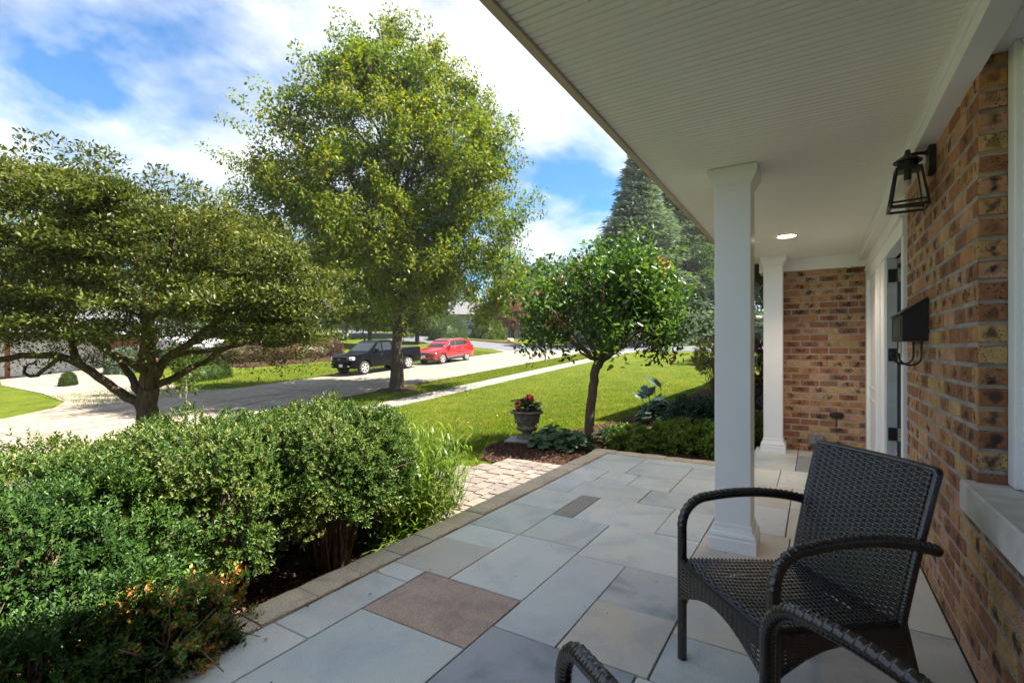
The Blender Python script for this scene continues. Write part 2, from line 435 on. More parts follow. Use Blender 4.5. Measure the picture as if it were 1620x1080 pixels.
M['redleaf'] = leafmat('red maple leaf', [(0.1125, 0.03375, 0.02625), (0.18, 0.06, 0.04125), (0.24, 0.0975, 0.06375)], trans=.35, tcol=(1.5, 1, .9, 1), pos_scale=.5)
M['barberry'] = leafmat('rust barberry leaf', [(0.0414, 0.0207, 0.0138), (0.0828, 0.03795, 0.02415), (0.1311, 0.069, 0.03795), (0.0828, 0.0897, 0.0276)], trans=.25, tcol=(1.4, 1.1, .9, 1), pos_scale=1)
M['hedge'] = leafmat('clipped yew leaf', [(0.01642, 0.03284, 0.006569), (0.03284, 0.06569, 0.009853), (0.05474, 0.09301, 0.01314)], trans=.25, pos_scale=1.5)
M['petal'] = leafmat('red petal', [(.6, .02, .03), (.75, .05, .09), (.85, .2, .25)], trans=.3, tcol=(1.2, 1, 1, 1))
M['silver'] = leafmat('silver leaf', [(.3, .38, .32), (.5, .56, .5)], trans=.2)
M['urn'] = simple('weathered cast stone', (.17, .14, .11), .9, var=.45, scale=14, bump=.8, bscale=70)
M['soil'] = simple('potting soil', (.05, .025, .018), .95, bump=.5)
M['flatstone'] = simple('pale flat stone', (.25, .25, .26), .7, var=.12)
M['carblack'] = simple('dark navy car paint', (.0012, .0016, .003), .3, coat=0.0, var=.02, spec=.16)
M['carred'] = simple('red car paint', (.26, .008, .01), .28, coat=1.0, var=.02)
M['carwhite'] = simple('white car paint', (.6, .61, .63), .3, coat=1.0, var=.02)
M['carglass'] = simple('car glass', (.012, .018, .02), .08, spec=.6)
M['chrome'] = simple('bright chrome', (.75, .76, .78), .18, metal=.9, var=.03)
M['rim'] = simple('silver alloy', (.6, .6, .62), .3, metal=.55, var=.05)
M['tyre'] = simple('black rubber', (.02, .02, .02), .85)
M['carplastic'] = simple('black trim', (.022, .022, .024), .6)
M['headlamp'] = simple('headlamp lens', (.75, .76, .74), .15, coat=1.0, var=.2, scale=9)
M['taillamp'] = simple('red lamp lens', (.45, .01, .012), .2, coat=1.0)
M['amber'] = simple('amber lens', (.6, .16, .04), .25)
M['badge'] = simple('blue oval badge', (.02, .05, .2), .3)
M['roof'] = groundmat('grey shingle', [(.3, (0.091, 0.091, 0.098)), (.7, (0.168, 0.168, 0.175))], 3, bump=.6, bscale=20, rough=.9)
M['housewhite'] = simple('pale siding', (.62, .62, .6), .6)
M['housebeige'] = simple('tan siding', (.4, .3, .23), .7)
M['garage'] = simple('white garage door', (.6, .6, .6), .45, var=.02)
M['redbrick'] = groundmat('far red brick', [(.3, (.24, .075, .045)), (.7, (.4, .15, .09))], 14, bump=.6, bscale=30)
M['post'] = simple('grey post', (.22, .2, .18), .7)
M['galv'] = simple('pale metal post', (.55, .56, .56), .5)
M['stake'] = simple('pale wood', (.5, .4, .28), .8)
M['interior'] = simple('dim interior', (.08, .07, .06), .9)
M['mat'] = simple('dark coir mat', (.03, .026, .022), .95, bump=.8, bscale=200)

# ------------------------------------------------------------------ object helpers


def tag(o, label=None, cat=None, group=None, kind=None):
    if label: o['label'] = label
    if cat: o['category'] = cat
    if group: o['group'] = group
    if kind: o['kind'] = kind
    return o


def empty(name, loc=(0, 0, 0), rz=0.0, label=None, cat=None, group=None, kind=None):
    o = bpy.data.objects.new(name, None)
    COL.objects.link(o)
    o.location = loc
    o.rotation_euler = (0, 0, rz)
    o.empty_display_size = .1
    return tag(o, label, cat, group, kind)


def link(name, me, parent=None, loc=(0, 0, 0)):
    o = bpy.data.objects.new(name, me)
    COL.objects.link(o)
    o.location = loc
    if parent is not None:
        o.parent = parent
    return o


def smooth(me, ang=35):
    me.polygons.foreach_set('use_smooth', [True] * len(me.polygons))
    me.set_sharp_from_angle(angle=R(ang))


class MB:
    def __init__(s):
        s.v = []; s.f = []

    def add(s, vs, fs):
        o = len(s.v)
        s.v.extend([tuple(p) for p in vs])
        s.f.extend([tuple(i + o for i in f) for f in fs])

    def box(s, x0, x1, y0, y1, z0, z1, ch=0.0):
        if x1 < x0: x0, x1 = x1, x0
        if y1 < y0: y0, y1 = y1, y0
        if ch <= 0:
            vs = [(x, y, z) for z in (z0, z1) for y in (y0, y1) for x in (x0, x1)]
            s.add(vs, [(0, 2, 3, 1), (4, 5, 7, 6), (0, 1, 5, 4), (2, 6, 7, 3), (0, 4, 6, 2), (1, 3, 7, 5)])
        else:
            bm = bmesh.new()
            bmesh.ops.create_cube(bm, size=1)
            for vv in bm.verts:
                vv.co = Vector(((x0 + x1) / 2 + vv.co.x * (x1 - x0), (y0 + y1) / 2 + vv.co.y * (y1 - y0), (z0 + z1) / 2 + vv.co.z * (z1 - z0)))
            bmesh.ops.bevel(bm, geom=bm.edges[:], offset=ch, segments=1, affect='EDGES', profile=.5)
            bm.verts.index_update()
            s.add([tuple(vv.co) for vv in bm.verts], [[q.index for q in f.verts] for f in bm.faces])
            bm.free()

    def tube(s, pts, rad, n=8, cap=True, ups=None):
        pts = [Vector(p) for p in pts]
        if not hasattr(rad, '__len__'):
            rad = [rad] * len(pts)
        rings = []
        prev = None
        for i, p in enumerate(pts):
            a = pts[max(i - 1, 0)]; b = pts[min(i + 1, len(pts) - 1)]
            d = (b - a)
            d = d.normalized() if d.length > 1e-9 else Vector((0, 0, 1))
            if prev is None:
                u = d.orthogonal().normalized()
            else:
                u = (prev - d * prev.dot(d))
                u = u.normalized() if u.length > 1e-6 else d.orthogonal().normalized()
            prev = u
            v = d.cross(u)
            rings.append([p + (u * math.cos(2 * math.pi * k / n) + v * math.sin(2 * math.pi * k / n)) * rad[i] for k in range(n)])
        vs = [q for r_ in rings for q in r_]
        fs = []
        for i in range(len(rings) - 1):
            for k in range(n):
                k2 = (k + 1) % n
                fs.append((i * n + k, i * n + k2, (i + 1) * n + k2, (i + 1) * n + k))
        if cap:
            fs.append(tuple(range(n))[::-1])
            fs.append(tuple((len(rings) - 1) * n + k for k in range(n)))
        s.add(vs, fs)

    def lathe(s, prof, c=(0, 0, 0), n=24, axis='z', sq=False, ring=False):
        """prof: (r, h). closed where r = 0"""
        vs = []; fs = []
        for (r_, h) in prof:
            for k in range(n):
                a = 2 * math.pi * (k + (.5 if sq else 0)) / n
                x, y, z = r_ * math.cos(a), r_ * math.sin(a), h
                if axis == 'y': x, y, z = x, h, y
                if axis == 'x': x, y, z = h, x, y
                vs.append((c[0] + x, c[1] + y, c[2] + z))
        m_ = len(prof)
        for i in range(m_ if ring else m_ - 1):
            i2 = (i + 1) % m_
            for k in range(n):
                k2 = (k + 1) % n
                fs.append((i * n + k, i * n + k2, i2 * n + k2, i2 * n + k))
        if not ring:
            fs.append(tuple(range(n))[::-1])
            fs.append(tuple((m_ - 1) * n + k for k in range(n)))
        s.add(vs, fs)

    def prism(s, poly, y0, y1, plane='xz'):
        n = len(poly)
        if plane == 'xz':
            vs = [(p[0], y0, p[1]) for p in poly] + [(p[0], y1, p[1]) for p in poly]
        elif plane == 'yz':
            vs = [(y0, p[0], p[1]) for p in poly] + [(y1, p[0], p[1]) for p in poly]
        else:
            vs = [(p[0], p[1], y0) for p in poly] + [(p[0], p[1], y1) for p in poly]
        fs = [tuple(range(n)), tuple(range(2 * n - 1, n - 1, -1))]
        for i in range(n):
            j = (i + 1) % n
            fs.append((i, i + n, j + n, j))
        s.add(vs, fs)

    def mesh(s, name, m, ang=None):
        me = bpy.data.meshes.new(name)
        me.from_pydata(s.v, [], s.f)
        me.materials.append(m)
        if ang:
            smooth(me, ang)
        me.update()
        return me

    def build(s, name, m, parent=None, ang=None, loc=(0, 0, 0), fix=True):
        me = s.mesh(name, m, ang)
        if fix:
            bm = bmesh.new(); bm.from_mesh(me)
            bmesh.ops.recalc_face_normals(bm, faces=bm.faces)
            bm.to_mesh(me); bm.free()
            if ang: smooth(me, ang)
        return link(name, me, parent, loc)


def fastmesh(name, V, F, m, parent=None, sm_=False):
    """V (n,3), F (k,3|4) numpy"""
    me = bpy.data.meshes.new(name)
    V = np.ascontiguousarray(V, dtype=np.float32); F = np.ascontiguousarray(F, dtype=np.int32)
    k = F.shape[1]
    me.vertices.add(len(V)); me.vertices.foreach_set('co', V.ravel())
    me.loops.add(F.size); me.loops.foreach_set('vertex_index', F.ravel())
    me.polygons.add(len(F)); me.polygons.foreach_set('loop_start', np.arange(0, F.size, k, dtype=np.int32))
    me.polygons.foreach_set('loop_total', np.full(len(F), k, dtype=np.int32))
    if sm_:
        me.polygons.foreach_set('use_smooth', np.ones(len(F), dtype=bool))
    me.materials.append(m)
    me.update(calc_edges=True)
    return link(name, me, parent)


def unit(a):
    return a / (np.linalg.norm(a, axis=-1, keepdims=True) + 1e-9)


def leaf_arrays(P, D, Nn, Ln, Wd, fold=.18, wide=.45):
    """diamond leaves folded along the midrib: 4 verts, 2 tris each"""
    D = unit(D)
    S = unit(np.cross(D, Nn)); U = np.cross(S, D)
    Ln = np.asarray(Ln)[:, None] * np.ones((len(P), 1)); Wd = np.asarray(Wd)[:, None] * np.ones((len(P), 1))
    a = P
    b = P + D * Ln * wide + S * Wd * .5 + U * Wd * fold
    c = P + D * Ln
    d = P + D * Ln * wide - S * Wd * .5 + U * Wd * fold
    V = np.stack([a, b, c, d], 1).reshape(-1, 3)
    i = np.arange(len(P))[:, None] * 4
    F = np.concatenate([i + np.array([[0, 1, 2]]), i + np.array([[0, 2, 3]])], 0)
    return V, F


def leaf_arrays6(P, D, Nn, Ln, Wd, fold=.15, droop=.15):
    D = unit(D)
    S = unit(np.cross(D, Nn)); U = np.cross(S, D)
    Ln = np.asarray(Ln)[:, None] * np.ones((len(P), 1)); Wd = np.asarray(Wd)[:, None] * np.ones((len(P), 1))
    a = P
    b = P + D * Ln * .3 + S * Wd * .42 + U * Wd * fold
    c = P + D * Ln * .68 + S * Wd * .45 + U * (Wd * fold - Ln * droop * .3)
    d = P + D * Ln - U * Ln * droop
    e = P + D * Ln * .68 - S * Wd * .45 + U * (Wd * fold - Ln * droop * .3)
    f = P + D * Ln * .3 - S * Wd * .42 + U * Wd * fold
    V = np.stack([a, b, c, d, e, f], 1).reshape(-1, 3)
    i = np.arange(len(P))[:, None] * 6
    F = np.concatenate([i + np.array([[0, 1, 2]]), i + np.array([[0, 2, 3]]), i + np.array([[0, 3, 4]]), i + np.array([[0, 4, 5]])], 0)
    return V, F


def rdir(n, r=rng):
    return unit(r.normal(size=(n, 3)))


def joinVF(parts):
    Vs, Fs, o = [], [], 0
    for V, F in parts:
        Vs.append(V); Fs.append(F + o); o += len(V)
    return np.concatenate(Vs), np.concatenate(Fs)

# ------------------------------------------------------------------ ground


def gridsheet(name, xs, ys, m, off=0.0, **k):
    X, Y = np.meshgrid(xs, ys)
    Z = G(X, Y) + off
    V = np.stack([X, Y, Z], -1).reshape(-1, 3)
    nx, ny = len(xs), len(ys)
    i = (np.arange(ny - 1)[:, None] * nx + np.arange(nx - 1)[None]).reshape(-1, 1)
    F = i + np.array([[0, 1, nx + 1, nx]])
    o = fastmesh(name, V, F, m, sm_=True)
    return tag(o, **k)


xs = np.concatenate([np.arange(-900, -30, 60), np.arange(-30, -4, 2.0), np.arange(-4, 20, .25), np.arange(20, 60, 1.0), np.arange(60, 120, 6), np.arange(120, 1001, 80)])
ys = np.concatenate([np.arange(-900, -30, 60), np.arange(-30, -2, 2.0), np.arange(-2, 2.3, .5), np.arange(2.3, 3.3, .05), np.arange(3.3, 16, .25), np.arange(16, 60, 1.0), np.arange(60, 120, 6), np.arange(120, 1001, 80)])
gridsheet('lawn_ground', xs, ys, M['lawn'], -.012, kind='structure')


def inpoly(px, py, poly):
    px = np.asarray(px); py = np.asarray(py)
    c = np.zeros(px.shape, bool)
    n = len(poly)
    for i in range(n):
        x0, y0 = poly[i]; x1, y1 = poly[(i + 1) % n]
        if y0 == y1:
            continue
        cond = ((y0 > py) != (y1 > py)) & (px < (x1 - x0) * (py - y0) / (y1 - y0) + x0)
        c ^= cond
    return c


def polysheet(name, poly, m, off, step=1.0, thick=.06, parent=None, **k):
    """flat-ish sheet draped on the ground, cut into a grid, with a skirt"""
    bm = bmesh.new()
    vs = [bm.verts.new((x, y, 0)) for x, y in poly]
    bm.faces.new(vs)
    bmesh.ops.triangulate(bm, faces=bm.faces[:])
    x0, x1 = min(p[0] for p in poly), max(p[0] for p in poly)
    y0, y1 = min(p[1] for p in poly), max(p[1] for p in poly)
    x = x0 + step
    while x < x1:
        bmesh.ops.bisect_plane(bm, geom=bm.verts[:] + bm.edges[:] + bm.faces[:], plane_co=(x, 0, 0), plane_no=(1, 0, 0)); x += step
    y = y0 + step
    while y < y1:
        bmesh.ops.bisect_plane(bm, geom=bm.verts[:] + bm.edges[:] + bm.faces[:], plane_co=(0, y, 0), plane_no=(0, 1, 0)); y += step
    bmesh.ops.recalc_face_normals(bm, faces=bm.faces[:])
    if bm.faces[:] and bm.faces[0:1] and list(bm.faces)[0].normal.z < 0:
        bmesh.ops.reverse_faces(bm, faces=bm.faces[:])
    for v in bm.verts:
        v.co.z = g(v.co.x, v.co.y) + off
    be = [e for e in bm.edges if e.is_boundary]
    r_ = bmesh.ops.extrude_edge_only(bm, edges=be)
    for v in r_['geom']:
        if isinstance(v, bmesh.types.BMVert):
            v.co.z -= thick
    me = bpy.data.meshes.new(name)
    bm.to_mesh(me); bm.free()
    me.materials.append(m)
    o = link(name, me, parent)
    return tag(o, **k)


STREET = [(-60, 16.3), (39.0, 16.3), (40.6, 15.6), (41.2, 14.0), (41.2, -40), (46.4, -40), (46.4, 75), (40.2, 75), (40.2, 27.5), (39.6, 25.2), (38.0, 24.3), (13.6, 24.3), (12.9, 25.2), (12.7, 27.8), (12.9, 30.0), (12.6, 33.3), (13.8, 41.0), (9.0, 41.0), (8.3, 37.1), (8.4, 31.3), (8.1, 28), (7.4, 26.2), (5.4, 24.6), (4.0, 24.3), (-60, 24.3)]
main = [(-60, 16.3), (40.2, 16.3), (40.2, 24.35), (-60, 24.35)]
cross = [(40.2, -60), (46.4, -60), (46.4, 80), (40.2, 80)]
polysheet('street', main, M['concrete'], .008, 2.0, kind='structure')
polysheet('cross_street', cross, M['asphalt'], .012, 2.0, kind='structure')
polysheet('corner_pavement', [(37.8, 24.35), (39.3, 24.8), (40.2, 26.8), (40.2, 24.35)], M['concrete'], .008, 2.0, kind='structure')
polysheet('driveway', [(4.0, 24.35), (5.6, 24.7), (7.3, 25.9), (8.0, 27.2), (8.4, 31.3), (8.3, 37.1), (9.1, 41.0), (13.9, 41.0), (12.7, 33.3), (12.95, 30.0), (12.6, 27.8), (12.75, 25.4), (13.6, 24.35)], M['concrete'], .012, 1.0, kind='structure')
for j in range(-5, 13):
    x = 3.2 * j + 1.5
    polysheet('road_joint', [(x, 16.35), (x + .03, 16.35), (x + .035, 24.3), (x + .005, 24.3)], M['joint'], .013, 4.0, .002, kind='structure')
polysheet('road_joint', [(-40, 20.3), (40, 20.3), (40, 20.335), (-40, 20.335)], M['joint'], .0135, 4.0, .002, kind='structure')
# irregular tar-filled cracks on the near slabs
for (x0, y0, x1, y1) in [(10.2, 21.3, 14.6, 19.2), (9.5, 18.4, 13.2, 18.9), (15.5, 19.8, 17.2, 18.3), (5.0, 19.5, 9.0, 18.2), (22.6, 19.2, 25.3, 18.8), (6.0, 22.4, 9.7, 23.0)]:
    pts = []
    for i in range(9):
        u = i / 8
        pts.append((x0 + (x1 - x0) * u + random.uniform(-.1, .1), y0 + (y1 - y0) * u + random.uniform(-.12, .12)))
    poly = [(a, b - .02) for a, b in pts] + [(a, b + .02) for a, b in pts[::-1]]
    polysheet('road_crack', poly, M['joint'], .017, 3.0, .002, kind='structure')
# sidewalk: separate concrete flags
sw = empty('sidewalk', (0, 0, 0), kind='structure')
x = -12.0
while x < 39.5:
    x1 = x + 1.5
    if x < 18 and x > 2:
        polysheet('flag', [(x + .012, 12.5), (x1 - .012, 12.5), (x1 - .012, 13.65), (x + .012, 13.65)], M['concrete2'], .014 + random.uniform(-.003, .003), 1.5, .06, parent=sw)
    else:
        polysheet('flag', [(x + .012, 12.5), (x1 - .012, 12.5), (x1 - .012, 13.65), (x + .012, 13.65)], M['concrete2'], .014, 1.5, .06, parent=sw)
    x = x1

# soil line where turf meets the street and the sidewalk
polysheet('turf_edge', [(-20, 16.2), (40, 16.2), (40, 16.3), (-20, 16.3)], M['earth'], .002, 2, .01, kind='structure')
polysheet('turf_edge', [(13.4, 24.36), (38, 24.36), (38, 24.47), (13.4, 24.47)], M['earth'], .002, 2, .01, kind='structure')
polysheet('mulch_strip', [(18.5, 31.6), (26.5, 29.3), (27.5, 31.8), (20, 35.4), (17.5, 34.5)], M['mulch'], .02, 1.5, .03, kind='structure')
polysheet('mulch_strip', [(46.6, 20), (48.4, 20), (49.0, 33), (46.9, 36)], M['mulch'], .03, 1.5, .03, kind='structure')

# mulch beds round the patio
BED1 = [(-2, 2.40), (2.9, 2.40), (3.2, 2.42), (3.2, 3.18), (-2, 3.18)]
BED2 = [(5.19, 2.43), (5.19, 3.35), (5.35, 3.75), (5.9, 4.1), (6.5, 4.25), (7.2, 4.1), (8.2, 3.6), (9.6, 3.4), (11.5, 3.3), (14, 3.2), (18.5, 3.4), (18.5, .4), (7.6, .4), (7.6, .6), (6.06, .6), (6.06, 2.43)]
polysheet('mulch_bed', BED1, M['mulch'], .004, .4, .02, kind='structure')
polysheet('mulch_bed', BED2, M['mulch'], .01, .5, .03, kind='structure')


def chips(name, poly, n, size=(.015, .04)):
    x0, x1 = min(p[0] for p in poly), min(9.5, max(p[0] for p in poly))
    y0, y1 = min(p[1] for p in poly), max(p[1] for p in poly)
    P = rng.uniform((x0, y0), (x1, y1), size=(n, 2))
    P = P[inpoly(P[:, 0], P[:, 1], poly)]
    Z = G(P[:, 0], P[:, 1]) + .012 + rng.uniform(0, .018, len(P))
    P3 = np.column_stack([P, Z])
    D = rdir(len(P)); D[:, 2] *= .35
    Nn = np.tile([0, 0, 1.0], (len(P), 1)) + rdir(len(P)) * .5
    V, F = leaf_arrays(P3, D, Nn, rng.uniform(*size, len(P)), rng.uniform(.006, .016, len(P)), .3)
    return tag(fastmesh(name, V, F, M['chip']), 'dark shredded bark mulch covering the planting bed' + (' beside the urn' if poly is BED2 else ' under the clipped bushes'), None, kind='stuff')


chips('mulch_chips', BED1, 26000)
chips('mulch_chips', BED2, 42000)

# lawn grass blades
NOGRASS = [BED1, BED2, [(-20, 12.48), (40, 12.48), (40, 13.67), (-20, 13.67)], [(-60, 16.28), (45, 16.28), (45, 24.4), (-60, 24.4)], [(-3, 2.2), (5.2, 2.2), (5.2, 3.45), (3.2, 4.25), (-3, 4.25)], [(-3, -3), (7.4, -3), (7.4, 2.5), (-3, 2.5)]]


def blades(n, xr, yr, h, wd, fall=None):
    P = np.column_stack([rng.uniform(*xr, n), rng.uniform(*yr, n)])
    keep = np.ones(n, bool)
    for po in NOGRASS:
        keep &= ~inpoly(P[:, 0], P[:, 1], po)
    # only what can be seen from around the porch
    P = P[keep]
    f = P[:, 0] * math.cos(YAW) + P[:, 1] * math.sin(YAW); r_ = P[:, 0] * math.sin(YAW) - P[:, 1] * math.cos(YAW)
    P = P[(f > 1) & (abs(r_) < f * 1.15 + .5)]
    dd = np.hypot(P[:, 0], P[:, 1])
    if fall: P = P[rng.random(len(P)) < np.clip((fall - dd) / (fall * .75), 0, 1)]
    k = len(P)
    Z = G(P[:, 0], P[:, 1]) - .012
    P3 = np.column_stack([P, Z])
    D = np.column_stack([rng.normal(0, .45, k), rng.normal(0, .45, k), np.ones(k)])
    Nn = rdir(k); Nn[:, 2] = 0
    return leaf_arrays(P3, D, Nn, rng.uniform(h * .6, h * 1.3, k), np.full(k, wd), .1, .3)


V, F = joinVF([blades(260000, (3, 15), (2.4, 13), .042, .006, 14), blades(330000, (4, 36), (3.0, 16.3), .05, .011, 33), blades(30000, (8, 40), (13.6, 16.35), .06, .02), blades(26000, (8, 38), (24.45, 30), .07, .03)])
tag(fastmesh('lawn_grass', V, F, M['grassblade']), 'short mown sunlit grass blades of the front lawn', None, kind='stuff')

# ------------------------------------------------------------------ patio
patio = empty('patio', (0, 0, 0), kind='structure')
mb = MB(); mb.box(-1.5, 5.86, .64, 2.2, -.22, -.022); mb.box(-1.5, 7.3, -.6, .64, -.22, -.022); mb.box(-1.5, 6.06, 2.2, 2.4, -.3, -.05); mb.box(5.86, 6.06, .64, 2.4, -.3, -.051)
mb.build('slab_bed', M['sand'], patio)


def slab(x0, x1, y0, y1, m='bluestone', gap=.0035):
    mb = MB()
    cx, cy = (x0 + x1) / 2, (y0 + y1) / 2
    dz = random.uniform(-.0015, .0015)
    mb.box(x0 + gap - cx, x1 - gap - cx, y0 + gap - cy, y1 - gap - cy, -.03, dz, ch=.0025)
    mb.v = [(x + random.uniform(-.0016, .0016), y + random.uniform(-.0016, .0016), z) for x, y, z in mb.v]
    o = mb.build('slab', M[m], patio, loc=(cx, cy, 0)); o.rotation_euler = (random.uniform(-.0012, .0012), random.uniform(-.0012, .0012), random.uniform(-.001, .001))
    return o


SL = [(-.2, .45, 1.925, 2.18), (.45, 1.405, 1.925, 2.18), (1.405, 2.033, 1.925, 2.18), (2.033, 2.19, 1.925, 2.18), (1.712, 2.19, 1.285, 1.925, 'redstone'),
      (.95, 1.712, 1.285, 1.925), (.2, .95, 1.285, 1.925), (-.6, .2, 1.0, 1.925), (2.19, 2.655, 1.757, 2.18, 'bluebrown'), (2.655, 2.96, 1.757, 2.18), (2.96, 3.56, 1.75, 2.18),
      (2.19, 2.965, 1.28, 1.757), (2.965, 3.465, 1.28, 1.75), (3.465, 4.06, 1.584, 1.75, 'tanstone'), (1.925, 2.865, .957, 1.28), (1.25, 1.925, .6, 1.285, 'bluedark'), (.4, 1.25, .65, 1.285),
      (1.925, 2.4, .555, .957, 'bluebrown'), (2.4, 2.865, .555, .957, 'bluecloud'), (2.865, 3.485, .65, 1.28), (3.56, 4.06, 1.75, 2.18), (4.06, 4.5, 1.9, 2.18), (4.06, 4.535, 1.268, 1.9),
      (3.465, 4.095, .957, 1.584), (3.485, 4.095, .65, .957), (4.095, 4.55, .65, 1.268), (4.535, 5.0, 1.12, 1.515), (4.535, 4.7, 1.515, 1.85), (4.7, 4.99, 1.515, 1.85), (4.5, 4.99, 1.85, 2.18),
      (4.99, 5.84, 1.685, 2.18), (5.0, 5.59, 1.12, 1.685), (5.59, 5.84, .65, 1.685), (5.15, 5.59, .65, 1.12), (4.55, 5.15, .65, 1.12),
      (1.25, 1.925, .14, .6), (1.925, 2.3, .14, .555), (2.3, 3.0, .14, .555, 'bluebrown'), (2.865, 3.0, .555, .65), (3.0, 3.87, .14, .65, 'bluebrown'), (3.87, 4.55, .17, .65), (4.55, 5.25, .17, .65, 'bluebrown'),
      (5.25, 5.96, .3, .65), (5.25, 6.02, -.1, .3), (6.02, 6.63, .17, .65), (5.96, 6.02, .3, .65), (6.63, 7.3, .17, .65), (6.02, 6.93, -.16, .17, 'bluedark'), (6.93, 7.3, -.16, .17),
      (.4, 1.25, -.1, .65), (1.25, 2.05, -.54, .14), (2.05, 2.9, -.54, .14, 'bluecloud'), (2.9, 3.87, -.54, .14), (3.87, 4.6, -.54, .17, 'bluebrown'), (4.6, 5.25, -.54, .17), (5.25, 6.02, -.54, -.1), (6.02, 6.7, -.54, -.16), (6.7, 7.3, -.54, -.16), (.3, 1.25, -.54, -.1)]
for s_ in SL:
    slab(*s_)


def edging_block(L_, W_, H_, seed):
    """block with a rounded outer top edge and rough faces"""
    rd = random.Random(seed)
    prof = [(0, -H_), (0, -.006), (.006, 0.0), (W_ - .05, .004), (W_ - .022, -.003), (W_ - .006, -.02), (W_, -.045), (W_, -H_)]
    nx = 5
    vs = []; fs = []
    for i in range(nx + 1):
        x = L_ * i / nx
        e = .004 if i in (0, nx) else 0
        for (y, z) in prof:
            vs.append((x + (rd.uniform(-.003, .003) if 0 < i < nx else rd.uniform(-.002, .002)), y + rd.uniform(-.003, .003), z - e + rd.uniform(-.0015, .0015)))
    n = len(prof)
    for i in range(nx):
        for k in range(n - 1):
            fs.append((i * n + k, (i + 1) * n + k, (i + 1) * n + k + 1, i * n + k + 1))
    fs.append(tuple(range(n))); fs.append(tuple(nx * n + k for k in range(n))[::-1])
    mb = MB(); mb.add(vs, fs)
    return mb


joints = [-.5]
for v in [.08, .40, .715, 1.04, 1.355, 1.668, 1.975, 2.28, 2.57, 2.87, 3.17, 3.49, 3.88, 4.15, 4.46, 4.78, 5.08, 5.37, 5.68, 5.87]:
    joints.append(v)
blocks = [edging_block(1.0, .205, .2, i) for i in range(3)]
bmeshes = []
for i, b_ in enumerate(blocks):
    me = b_.mesh('edging_block', M['edging'], 50)
    bm = bmesh.new(); bm.from_mesh(me); bmesh.ops.recalc_face_normals(bm, faces=bm.faces); bm.to_mesh(me); bm.free(); smooth(me, 50)
    bmeshes.append(me)
for i in range(len(joints) - 1):
    o = link('edging_block', bmeshes[i % 3], patio, (joints[i] + .003, 2.2, random.uniform(.004, .01)))
    o.scale = (joints[i + 1] - joints[i] - .007, 1, 1)
    o.rotation_euler = (random.uniform(-.01, .01), random.uniform(-.004, .004), random.uniform(-.008, .008))
yj = [2.405, 2.1, 1.8, 1.5, 1.2, .9, .66]
for i in range(len(yj) - 1):
    o = link('edging_block', bmeshes[i % 3], patio, (5.865, yj[i] - .003, random.uniform(.004, .009)))
    o.rotation_euler = (0, 0, R(-90)); o.scale = (yj[i] - yj[i + 1] - .007, .95, 1)

# blown leaf scraps on the paving and the lawn
r = np.random.default_rng(31)
P = np.column_stack([r.uniform(.8, 5.7, 46), r.uniform(-.4, 2.35, 46), np.full(46, .009)])
P = np.vstack([P, np.column_stack([r.uniform(1.0, 5.6, 60), r.normal(2.17, .03, 60), np.full(60, .012)])])
k = len(P); D = rdir(k, r); D[:, 2] *= .12
V, F = leaf_arrays(P, D, np.tile([0, 0, 1.0], (k, 1)) + rdir(k, r) * .25, r.uniform(.007, .026, k), r.uniform(.004, .012, k), .25)
tag(fastmesh('leaf_scraps', V, F, M['chip']), 'small dry leaf scraps blown over the bluestone paving', None, kind='stuff')
P = np.column_stack([r.uniform(7, 26, 170), r.uniform(4, 16, 170)]); P = P[~inpoly(P[:, 0], P[:, 1], [(-20, 12.48), (40, 12.48), (40, 13.67), (-20, 13.67)])]
P = np.column_stack([P, G(P[:, 0], P[:, 1]) + .05]); k = len(P); D = rdir(k, r); D[:, 2] *= .2
V, F = leaf_arrays(P, D, np.tile([0, 0, 1.0], (k, 1)) + rdir(k, r) * .4, r.uniform(.05, .1, k), r.uniform(.03, .06, k), .25)
tag(fastmesh('fallen_leaves', V, F, M['deadleaf']), 'scattered dry fallen leaves lying on the front lawn', None, kind='stuff')

# paver walk and the concrete walk behind the bushes
walk = empty('paver_walk', (0, 0, 0), kind='structure')
mb = MB(); mb.prism([(3.0, 2.42), (5.19, 2.42), (5.19, 3.12), (4.9, 3.25), (4.3, 3.5), (3.3, 4.25), (-3, 4.25), (-3, 3.2), (3.0, 3.2)], -.3, -.075, 'xy')
mb.build('sand_bed', M['sand'], walk)
pm = []
for i in range(4):
    mb = MB()
    rd = random.Random(i)
    mb.box(-.5, .5, -.5, .5, -.05, 0, ch=.03)
    mb.v = [(x + rd.uniform(-.012, .012), y + rd.uniform(-.012, .012), z * 1.0) for x, y, z in mb.v]
    pm.append(mb.mesh('paver', M['paver']))
WALKP = [(3.0, 2.44), (5.17, 2.44), (5.17, 3.1), (4.9, 3.22), (4.25, 3.5), (3.9, 3.75), (3.0, 3.75)]
y = 2.44
row = 0
while y < 3.75:
    hgt = [.155, .115, .155, .19][row % 4]
    x = 5.17 - (0 if row % 2 == 0 else .11)
    if row % 2: x += .11 - .0
    first = True
    while x > 3.0:
        wdt = random.choice([.14, .21, .21, .25])
        if first and row % 2: wdt = .14
        first = False
        if inpoly(np.array([x - wdt / 2]), np.array([y + hgt / 2]), WALKP)[0]:
            o = link('paver', random.choice(pm), walk, (x - wdt / 2, y + hgt / 2, -.047 + random.uniform(-.003, .003)))
            o.scale = (wdt - .009, hgt - .009, .8)
            o.rotation_euler = (random.uniform(-.012, .012), random.uniform(-.012, .012), random.uniform(-.015, .015))
        x -= wdt
    y += hgt; row += 1
for i in range(6):
    mb = MB(); mb.box(3.0 - (i + 1) * 1.0 + .006, 3.0 - i * 1.0 - .006, 3.2, 4.2, -.2, -.04 + random.uniform(-.003, .003), ch=.008)
    mb.build('flag', M['concrete2'], walk)

